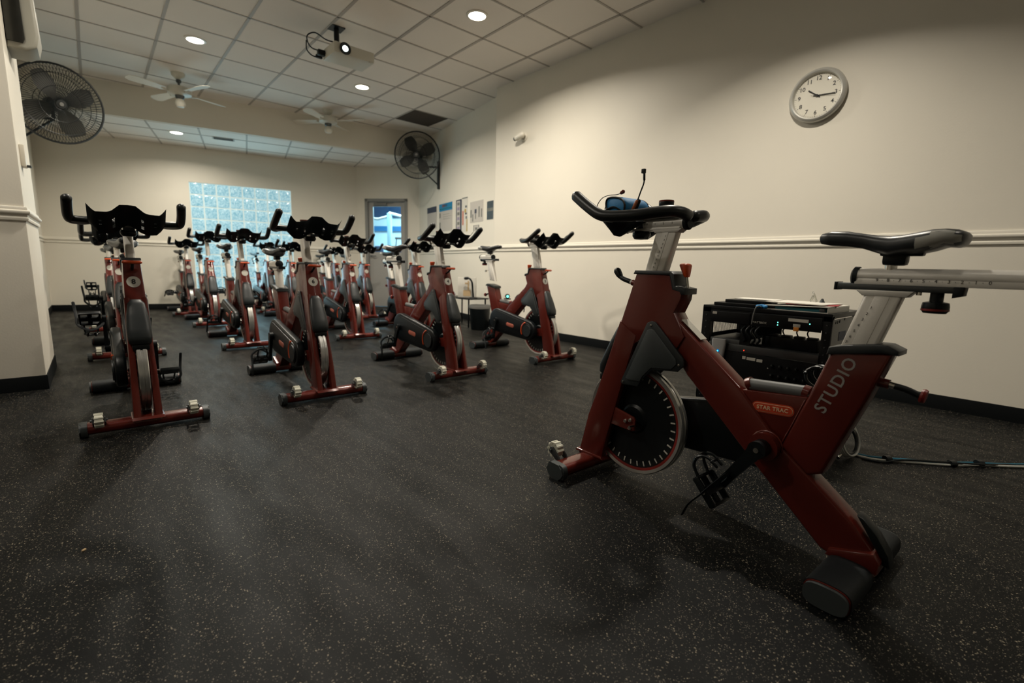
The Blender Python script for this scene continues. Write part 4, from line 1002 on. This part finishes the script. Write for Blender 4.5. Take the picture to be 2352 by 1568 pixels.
# row, column -> centre x, y of the rear foot, handlebar raise, seat raise, number on the badge, label
BIKES = [
 (0.150, 3.925, -.012, .000, '8', 'red bike with the number 8 badge, leftmost and nearest of the class bikes'),
 (1.045, 3.925, .012, -.018, '6', 'red bike with the number 6 badge, second from left in the front row'),
 (2.040, 3.925, .010, .052, '4', 'red bike with the number 4 badge, third from left in the front row'),
 (3.135, 3.940, .050, .100, '2', 'red bike nearest the right wall, in front of the side table and waste bin'),
 (0.157, 6.125, .00, .00, '', 'red bike directly behind the number 8 bike, half hidden by it'),
 (1.117, 6.110, .045, .06, '', 'red second row bike before the glass block window, just left of the number 6 bike'),
 (2.213, 6.110, .055, .045, '', 'red bike in the second row showing between the number 6 and number 4 bikes'),
 (3.070, 6.110, .03, .05, '', 'red bike in the second row, behind the handlebar and post of the number 4 bike'),
 (0.150, 8.060, .00, .00, '', 'red bike deep in the left column, almost hidden behind the number 8 bike'),
 (1.140, 8.080, .10, .05, '', 'red third row bike left of centre, against the left part of the glass block window'),
 (2.160, 8.060, .02, .03, '', 'third row bike just left of the number 6 bike, lamp glint on its flywheel'),
 (3.190, 7.900, .03, .03, '', 'red third row bike standing before the glazed door, low front foot fully visible'),
 (1.085, 9.600, .04, .03, '', 'smallest red bike at far left, beside the left edge of the glass block window'),
 (2.175, 9.440, .05, .03, '', 'small red back row bike against the middle of the glass block window'),
 (3.230, 9.200, .02, .03, '', 'small red back row bike right of the glass block window'),
]
CRANKS = [168, 0, 8, -6, 190, 25, -20, 14, 150, 40, 10, -30, 70, 20, 160]
hn = {n.split('.')[0] for n in PN[0]}; sn = {n.split('.')[0] for n in PN[1]}
for i, (x, y, dh, ds, num, lab) in enumerate(BIKES):
    b = proto if i == 0 else copy_tree(proto)
    b.location = (x, y, 0); b.rotation_euler = (0, 0, -PI / 2 + random.uniform(-.02, .02))
    tag(b, lab, 'exercise bike', 'red class bikes standing in rows')
    for ch in b.children:
        base = ch.name.split('.')[0]
        if base in hn: ch.location = (-.267 * dh, 0, dh)
        elif base in sn: ch.location = (-.277 * ds, 0, ds)
# each class bike's cranks were left at their own angle
CA = Vector((.268, 0, .318))
for b, deg in zip([o for o in bpy.data.objects if o.get('group') == 'red class bikes standing in rows'], CRANKS):
    R_ = Matrix.Rotation(math.radians(deg), 3, 'Y'); off = CA - R_ @ CA
    for ch in b.children:
        if ch.name.split('.')[0] in ('crank_arm', 'pedal'): ch.rotation_euler = (0, math.radians(deg), 0); ch.location = off
# numbers on the round badges (only where the photograph shows one large enough to carry a digit)
for i, b in enumerate([o for o in bpy.data.objects if o.get('group') == 'red class bikes standing in rows']):
    num = next(q[4] for q in BIKES if q[5] == b['label'])
    if num:
        bd_ = next(c for c in b.children if c.name.startswith('number_badge'))
        put_text('badge_number', num, .034, (.8335 + .0029, 0, .727 + .0008), (0, 1, 0), (-.27, 0, .962), 'ink', bd_, bold=.0012)

# ================================================================ equipment rack behind the instructor's bike
RXF, RY0, RY1, RZ, RD = 2.366, 0.612, 1.192, 0.682, 0.45
rk = thing('equipment_rack', (RXF, (RY0 + RY1) / 2, 0), 0, 'black equipment rack with a grey side, full of audio gear, behind the foreground bike', 'equipment rack')
RW = RY1 - RY0
def rb(bm, x0, x1, y0, y1, z0, z1, bev=0.0):     # box in rack coordinates: y measured from the rack's right end
    box(bm, ((x0 + x1) / 2, (y0 + y1) / 2 - RW / 2, (z0 + z1) / 2), (abs(x1 - x0), abs(y1 - y0), abs(z1 - z0)), bev=bev)
bm = BM()
rb(bm, 0, RD, 0, RW, RZ - .022, RZ, .003); rb(bm, 0, RD, 0, RW, .0, .05, .003); rb(bm, 0, .02, 0, RW, RZ - .035, RZ - .015, .002)
rb(bm, 0, .03, .0, .035, 0, RZ - .01, .002); rb(bm, 0, .03, RW - .045, RW, 0, RZ - .01, .002)
rb(bm, RD - .03, RD, .0, .03, 0, RZ - .01, .002); rb(bm, RD - .03, RD, RW - .03, RW, 0, RZ - .01, .002)
rb(bm, .0, RD, RW - .005, RW - .002, 0, .528); rb(bm, .0, RD, RW - .005, RW - .002, .602, RZ - .01); rb(bm, .0, .115, RW - .005, RW - .002, .52, .61); rb(bm, .42, RD, RW - .005, RW - .002, .52, .61); finish('cabinet_frame', bm, 'rack', rk)
bm = BM(); rb(bm, .004, RD, -.004, .004, .05, RZ - .024, .002); sp_ = finish('side_panel', bm, 'gray', rk)
for xx, zz in ((.035, .645), (.06, .645), (.09, .648), (.16, .655)):
    bm = BM(); cyl(bm, (xx, -RW / 2 - .0045, zz), (xx, -RW / 2 - .006, zz), .0065, seg=14); finish('panel_hole', bm, 'ink', sp_)
bm = BM(); rb(bm, .10, .20, -.006, -.004, .56, .60); finish('rating_plate', bm, 'navy', sp_)
bm = BM()
for yy in (.018, RW - .022):
    for k in range(18): cyl(bm, (-.0005, yy - RW / 2, .08 + k * .0325), (-.003, yy - RW / 2, .08 + k * .0325), .0035, seg=8)
finish('rack_screws', bm, 'steel', rk)
# power unit across the top right
bm = BM(); rb(bm, -.006, .0, .036, RW - .25, .598, .660, .002); rb(bm, 0, .18, .045, RW - .26, .604, .655); pu = finish('power_unit', bm, 'rack', rk)
put_text('unit_lettering', 'WATTBOX', .0135, (-.007, RW - .285 - RW / 2, .617), (0, -1, 0), (0, 0, 1), 'label', pu)
for yy, zz, mm in ((.213, .626, 'ledg'), (.213, .614, 'ledg'), (.082, .632, 'ledg')):
    bm = BM(); lathe(bm, [(0, 0), (.0026, 0), (.002, .002), (0, .0025)], (-.006, yy - RW / 2, zz), (-1, 0, 0), seg=10); finish('indicator_light', bm, mm, pu)
bm = BM(); rb(bm, -.0075, -.006, .088, .170, .636, .650); finish('paper_label', bm, 'label', pu)
bm = BM(); rb(bm, -.0085, -.006, .118, .148, .612, .626, .001); finish('paper_label', bm, 'label', pu)
bm = BM(); rb(bm, -.012, -.006, .122, .145, .594, .612, .003); finish('rocker_switch', bm, 'orangelit', pu)
bm = BM(); rb(bm, -.0065, -.001, RW - .24, RW - .046, .600, .655, .002); o = finish('blank_panel', bm, 'rack', rk)
bm = BM(); rb(bm, -.0075, -.0065, RW - .078, RW - .056, .640, .652); finish('paper_label', bm, 'label', o)
# louvred bay at the left: frame, slats
bm = BM(); rb(bm, -.002, .0, RW - .25, RW - .235, .46, .66); rb(bm, 0, .012, RW - .235, RW - .20, .46, .60); finish('bay_divider', bm, 'rack', rk)
bm = BM()
for k in range(22): rb(bm, .119 + k * .0138, .1235 + k * .0138, RW - .0045, RW - .003, .526, .604)
finish('side_louvre', bm, 'rack', rk)
bm = BM(); rb(bm, RD - .012, RD - .004, .345, RW - .03, .05, .66); finish('rear_panel', bm, 'rack', rk)
bm = BM(); rb(bm, .004, .30, RW - .225, RW - .05, .478, .520, .004); o = finish('small_amplifier', bm, 'steel', rk)
# shelf with its power boxes
bm = BM(); rb(bm, -.002, RD - .02, .034, RW - .25, .486, .498, .002); rb(bm, -.004, .0, .034, RW - .05, .462, .498, .001); finish('shelf', bm, 'steel', rk)
# mixer and amplifier panels below
bm = BM(); rb(bm, -.006, .0, .036, RW - .046, .30, .460, .002); rb(bm, 0, .25, .05, RW - .05, .31, .45); mx_ = finish('mixer_panel', bm, 'rack', rk)
bm = BM(); rb(bm, -.0075, -.006, .262, .288, .428, .442); finish('paper_label', bm, 'label', mx_)
bm = BM(); rb(bm, -.0075, -.006, .294, .335, .430, .444); finish('paper_label', bm, 'label', mx_)
bm = BM(); rb(bm, -.0075, -.006, .340, .356, .432, .446); finish('paper_label', bm, 'label', mx_)
for k, (yy, zz) in enumerate([(.08 + .034 * i, .42 - .045 * j) for j in range(3) for i in range(5)]):
    bm = BM(); lathe(bm, [(0, 0), (.009, 0), (.007, .012), (0, .013)], (-.006, yy - RW / 2, zz), (-1, 0, 0), seg=14); kb_ = finish('mixer_knob', bm, 'black', mx_)
    bm = BM(); box(bm, (-.0195, yy - RW / 2, zz + .003), (.001, .0012, .006)); finish('knob_mark', bm, 'silver', kb_)
bm = BM(); lathe(bm, [(0, 0), (.003, 0), (0, .003)], (-.006, .352 - RW / 2, .472 + .002), (-1, 0, 0), seg=8); finish('indicator_light', bm, 'ledr', mx_)
bm = BM(); lathe(bm, [(0, 0), (.003, 0), (0, .003)], (-.006, .235 - RW / 2, .405), (-1, 0, 0), seg=8); finish('indicator_light', bm, 'label', mx_)
bm = BM(); rb(bm, -.006, .0, .036, RW - .046, .16, .295, .002); rb(bm, -.010, -.004, .036, RW - .046, .283, .29); finish('amplifier_panel', bm, 'dgrey', rk)
bm = BM(); rb(bm, -.006, .0, .036, RW - .046, .055, .155, .002); finish('drawer_panel', bm, 'rack', rk)
bm = BM()
for q in ([(.02, .32, .56), (.01, .33, .58), (.02, .345, .60)], ):
    pass
for k in range(4):
    yy = RW - .29 + .022 * k; a_ = [(-.004 + .01 * (k % 2), yy - RW / 2, .596), (-.016, yy - RW / 2 + .012, .57), (-.012, yy - RW / 2 - .008, .535), (.01, yy - RW / 2 + .01, .51), (.03, yy - RW / 2, .50)]
    tube(bm, spline(a_, 5), .0055, seg=8)
for yy in (.105, .15, .21): tube(bm, spline([(.10, yy - RW / 2, .60), (.09, yy - RW / 2 + .01, .58), (.10, yy - RW / 2 + .004, .556)], 4), .003, seg=6)
finish('rack_wiring', bm, 'black', rk)
def at_rack(y): return (RY0 + y)
# things standing in and on the rack
bm = BM(); box(bm, (0, 0, .029), (.10, .235, .052), bev=.004); t = finish('power_strip', bm, 'black'); t.location = (RXF + .105, at_rack(.180), .4955); tag(t, 'black boxed power strip lying on the open shelf of the equipment rack', 'power strip')
bm = BM()
for k in range(4): box(bm, (0, -.085 + .055 * k, .058), (.04, .04, .012), bev=.003)
o = finish('socket_blocks', bm, 'dgrey', t)
# white wireless receiver hanging on the front, blue light
t = thing('wireless_receiver', (RXF - .008, at_rack(.472), .405), math.radians(-4), 'silvery white handheld receiver with a glowing blue light, leaning on the rack front', 'receiver')
bm = BM(); rings = []
for z, w in ((0, .024), (.01, .028), (.06, .033), (.10, .037), (.112, .034)): rings.append(superring(bm, 0, 0, w, 1, 0, 20, 4.0)); [setattr(v, 'co', Vector((-.009 + (v.co.z - .5) * .018, v.co.y, z))) for v in rings[-1]]
loft(bm, rings); finish('case', bm, 'silverlight', t)
bm = BM(); lathe(bm, [(0, 0), (.0085, 0), (.008, .002), (0, .003)], (-.0175, -.002, .052), (-1, 0, 0), seg=18); finish('light_ring', bm, 'ringblue', t)
bm = BM(); lathe(bm, [(0, 0), (.0042, 0), (0, .0022)], (-.0198, -.002, .052), (-1, 0, 0), seg=14); finish('blue_light', bm, 'ledb', t)
# flat black players with papers on top
def flat(name, mm, loc, size, rz, lab, cat, bev=.003):
    bm = BM(); box(bm, (0, 0, size[2] / 2), size, bev=bev); o = finish(name, bm, mm); o.location = loc; o.rotation_euler = (0, 0, rz); return tag(o, lab, cat)
flat('disc_player', 'rack', (RXF + .115, at_rack(.415), RZ), (.19, .24, .017), 0, 'lower of two thin black boxes on top of the rack', 'media player')
flat('disc_player', 'rack', (RXF + .13, at_rack(.395), RZ + .017), (.17, .19, .016), 0, 'upper of two thin black boxes on top of the rack', 'media player')
flat('paper_sheets', 'paper', (RXF + .17, at_rack(.375), RZ + .033), (.13, .19, .005), .08, 'loose white papers on the thin black boxes on the rack', 'papers', .001)
bm = BM(); tube(bm, spline([(0, 0, .008), (.02, -.015, .010), (.01, -.035, .008)], 4), .009, seg=8); o = finish('blue_cable_coil', bm, 'blue'); o.location = (RXF + .004, at_rack(.315), RZ + .0015); tag(o, 'small bright blue bundle at the front edge of the rack top', 'cable bundle')
bm = BM(); tube(bm, spline([(.012, 0, .006), (.0, .006, .012), (-.010, .015, .004), (-.013, .022, -.03), (-.012, .026, -.075)], 5), .0026, seg=6); o = finish('thin_cable', bm, 'gray'); o.location = (RXF, at_rack(.300), RZ); tag(o, 'thin grey cable hanging over the front edge of the rack top', 'cable')
# ring binder with papers
t = thing('ring_binder', (RXF + .145, at_rack(.150), RZ), math.radians(-3), 'white ring binder with teal pages showing, on the right end of the rack top', 'binder')
bm = BM(); box(bm, (0, 0, .0015), (.26, .27, .003)); box(bm, (0, -.133, .012), (.26, .004, .024), bev=.001); box(bm, (0, 0, .0225), (.26, .27, .003), R=Matrix.Rotation(math.radians(-2), 3, 'X')); finish('cover', bm, 'paper', t)
bm = BM(); box(bm, (0.002, -.015, .010), (.235, .21, .012)); finish('pages', bm, 'tealbook', t)
bm = BM(); box(bm, (-.118, -.108, .012), (.012, .022, .012), bev=.002); finish('ring_clasp', bm, 'steel', t)
flat('red_folder', 'redbook', (RXF + .165, at_rack(.125), RZ + .0285), (.20, .20, .003), math.radians(9), 'thin red folder between white papers on the ring binder', 'folder', .0008)
flat('paper_sheets', 'paper', (RXF + .150, at_rack(.165), RZ + .0318), (.21, .25, .004), math.radians(-7), 'white papers lying on the ring binder at the right end of the rack', 'papers', .0008)
t = thing('clear_clip', (RXF + .22, at_rack(.145), RZ + .0362), .3, 'clear plastic clamp standing on the papers on top of the rack', 'clamp')
bm = BM(); tube(bm, spline([(-.02, -.012, .0055), (-.015, 0, .035), (.0, .005, .046), (.016, 0, .035), (.02, -.012, .0055)], 5), .0045, seg=8); tube(bm, spline([(-.012, .012, .0055), (-.008, .004, .028), (.008, .0, .03), (.013, .012, .0055)], 5), .005, seg=8); finish('clamp_body', bm, 'clear', t)
bm = BM(); lathe(bm, [(0, 0), (.012, 0), (.004, .018), (0, .019)], (.0, -.035, 0)); finish('pin', bm, 'steel', t)

# ---------------------------------------------------------------- cables on the floor
def floor_cable(name, pts, r, mm, lab, g=None):
    bm = BM(); tube(bm, spline(pts, 8), r, seg=8); return tag(finish(name, bm, mm), lab, 'cable', g)
floor_cable('floor_cable', [(2.655, .535, .006), (2.655, .49, .006), (2.67, .44, .006), (2.76, .33, .006), (2.88, .195, .006), (2.98, .12, .006), (3.10, .005, .006), (3.30, -.15, .006), (3.7, -.45, .006)], .0055, 'cable', 'white cable of the tied bundle on the floor by the right wall')
floor_cable('floor_cable', [(2.675, .54, .006), (2.68, .50, .006), (2.70, .452, .006), (2.785, .35, .006), (2.885, .23, .006), (2.99, .145, .006), (3.11, .03, .006), (3.31, -.12, .006), (3.7, -.42, .006)], .0050, 'cableblue', 'blue cable of the tied bundle on the floor by the right wall')
floor_cable('floor_cable', [(2.63, .49, .0045), (2.64, .45, .0045), (2.66, .415, .0045), (2.74, .35, .0165), (2.87, .21, .017), (2.97, .105, .0165), (3.12, .02, .0045), (3.28, -.16, .0045), (3.7, -.48, .0045)], .0042, 'black', 'thin black cable lying along the white one on the floor by the right wall')
for p, r_, lb in (((2.875, .205), -.8, 'middle black tie band around the floor cable bundle'), ((2.985, .125), -.75, 'black tie band on the floor cable bundle, nearest the right edge of the picture'), ((2.70, .41), -.7, 'black tie band on the floor cable bundle, nearest the cable coil')):
    bm = BM(); tube(bm, [(-.012, 0, 0), (.012, 0, 0)], .0175, seg=12, round_end=False, sy=.75); o = finish('cable_tie', bm, 'black'); o.location = (p[0], p[1], .0135); o.rotation_euler = (0, 0, r_)
    tag(o, lb, 'cable tie', 'ties around the floor cables')
bm = BM()
for k in range(4):
    r_ = .066 + .007 * k; ty = .007 * k
    tube(bm, [(r_ * math.cos(a), ty + .018 * math.sin(a), r_ * .95 * math.sin(a) + .077 + .003 * k) for a in [2 * PI * j / 36 for j in range(36)]], .0045, seg=8, closed=True)
t = thing('cable_coil', (2.60, .535, 0), math.radians(-14), 'coil of white cables standing at the rear corner of the equipment rack', 'cable coil')
o = finish('coil', bm, 'cable', t); o.location = (0, 0, .004)
bm = BM(); tube(bm, [(.058 * math.cos(a), .010 + .018 * math.sin(a), .056 * math.sin(a) + .077) for a in [2 * PI * j / 30 for j in range(30)]], .0055, seg=8, closed=True); o = finish('black_coil', bm, 'black', t); o.location = (0, 0, .004)
bm = BM(); cyl(bm, (-.075, .012, .012), (-.045, .012, .030), .010, seg=14); finish('plug', bm, 'chrome', t)
# small black sensor with green light on the carry grip of the bike nearest the right wall
t = thing('green_light_sensor', (3.135 + .003, 3.655, .5225), 0, 'small black sensor with a glowing green light on the bike nearest the right wall', 'sensor')
bm = BM(); box(bm, (0, .0, .006), (.055, .05, .012), bev=.004); finish('base', bm, 'black', t)
bm = BM(); lathe(bm, [(0, -.03), (.02, -.028), (.024, -.015), (.024, .015), (.02, .02), (0, .02)], (0, 0, .034), (-.55, -.8, -.05), seg=20); finish('housing', bm, 'black', t)
bm = BM(); lathe(bm, [(0, .0205), (.0125, .0205), (.010, .0235), (0, .024)], (0, 0, .034), (-.55, -.8, -.05), seg=20); finish('green_light', bm, 'ledg', t)
# small dropped crumb on the floor
bm = BM(); tube(bm, [(0, 0, .003), (.006, .006, .003)], .003, seg=6); o = finish('paper_scrap', bm, 'yellowfade'); o.location = (-.095, 1.76, 0); tag(o, 'tiny pale scrap lying alone on the dark floor at lower left', 'scrap')

# ---------------------------------------------------------------- microphone gear on the instructor's handlebar
bx = lead.matrix_basis.copy()
MB_ = Matrix.Translation(lead.location) @ Matrix.Rotation(lead.rotation_euler.z, 4, 'Z')
def on_bike(s, t_, z): return MB_ @ Vector((s, t_, z))
t = thing('microphone_pouch', on_bike(.868, .035, 1.052), lead.rotation_euler.z - .12, 'blue neoprene belt pouch with black edging lying on the handlebar tray of the foreground bike', 'pouch')
bm = BM(); rings = []
for y, k in ((-.062, .80), (-.056, .96), (-.04, 1.0), (.04, 1.0), (.056, .94), (.062, .78)):
    ring = []
    for i in range(24):
        a = 2 * PI * i / 24; c, si = math.cos(a), math.sin(a)
        ring.append(bm.verts.new((.058 * k * math.copysign(abs(c) ** .8, c) - .004, y, .036 + .033 * k * math.copysign(abs(si) ** .75, si) + .012 * c * k)))
    rings.append(ring)
loft(bm, rings); bmesh.ops.rotate(bm, verts=bm.verts[:], cent=(0, 0, 0), matrix=Matrix.Rotation(PI / 2, 3, 'Z')) if False else None
pb_ = finish('pouch_body', bm, 'blue', t, angle=60)
bm = BM()
for y in (-.0615, .0625):
    tube(bm, [(.050 * math.copysign(abs(math.cos(a)) ** .8, math.cos(a)) - .004, y, .036 + .029 * math.copysign(abs(math.sin(a)) ** .75, math.sin(a)) + .011 * math.cos(a)) for a in [2 * PI * j / 28 for j in range(28)]], .0038, seg=6, closed=True)
tube(bm, spline([(.052, .055, .040), (.046, .063, .024), (.0, .0665, .030), (-.040, .063, .012)], 5), .0035, seg=6)
finish('black_edging', bm, 'black', t)
bm = BM(); box(bm, (-.006, .006, .0690), (.012, .044, .0012)); tube(bm, spline([(.0, .030, .0695), (.006, .018, .0700), (-.002, .008, .0700), (.006, -.004, .0700), (-.002, -.016, .0700), (.004, -.026, .0695)], 5), .0013, seg=5)
bmesh.ops.delete(bm, geom=bm.verts[:8], context='VERTS') if False else None
finish('white_script', bm, 'label', pb_) if False else bm.free()
bm = BM(); tube(bm, spline([(.010, .040, .0700), (.016, .034, .0706), (.009, .028, .0702), (.016, .020, .0708), (.009, .014, .0702), (.015, .006, .0708), (.010, -.002, .0702)], 4), .0014, seg=5); finish('script_mark', bm, 'label', pb_)
# thin boom microphone
hm = thing('headset_microphone', on_bike(.968, .078, 1.086), lead.rotation_euler.z, 'thin black wire microphone with a red brown foam tip arching over the blue pouch', 'microphone')
bm = BM(); tube(bm, spline([(0.012, 0, -.020), (.010, 0, .010), (-.012, .0, .036), (-.045, 0, .045), (-.085, -.0, .044), (-.108, 0, .048)], 6), .0016, seg=6); finish('boom', bm, 'black', hm)
bm = BM(); tube(bm, [(-.106, 0, .048), (-.116, 0, .052)], [.0062, .0075], seg=12); finish('foam_tip', bm, 'foamtip', hm)
hm = thing('flexible_stalk', on_bike(.790, .082, 1.050), lead.rotation_euler.z, 'upright bendy black stalk with square tip and orange brown grip beside the blue pouch', 'microphone stalk')
bm = BM(); tube(bm, [(.012, 0, .012), (-.006, 0, .046)], .0075, seg=10, sx=1.0); finish('grip', bm, 'orangebrown', hm)
bm = BM(); tube(bm, [(.008, -.004, .006), (-.012, -.005, .048)], .0070, seg=10); finish('grip_side', bm, 'black', hm)
bm = BM(); tube(bm, spline([(-.008, 0, .048), (-.018, 0, .075), (-.030, 0, .105), (-.032, 0, .122)], 6), .0026, seg=8); tube(bm, [(-.032, 0, .118), (-.030, 0, .142)], .0042, seg=8); box(bm, (-.027, 0, .149), (.013, .011, .015), bev=.001); finish('stalk', bm, 'black', hm)
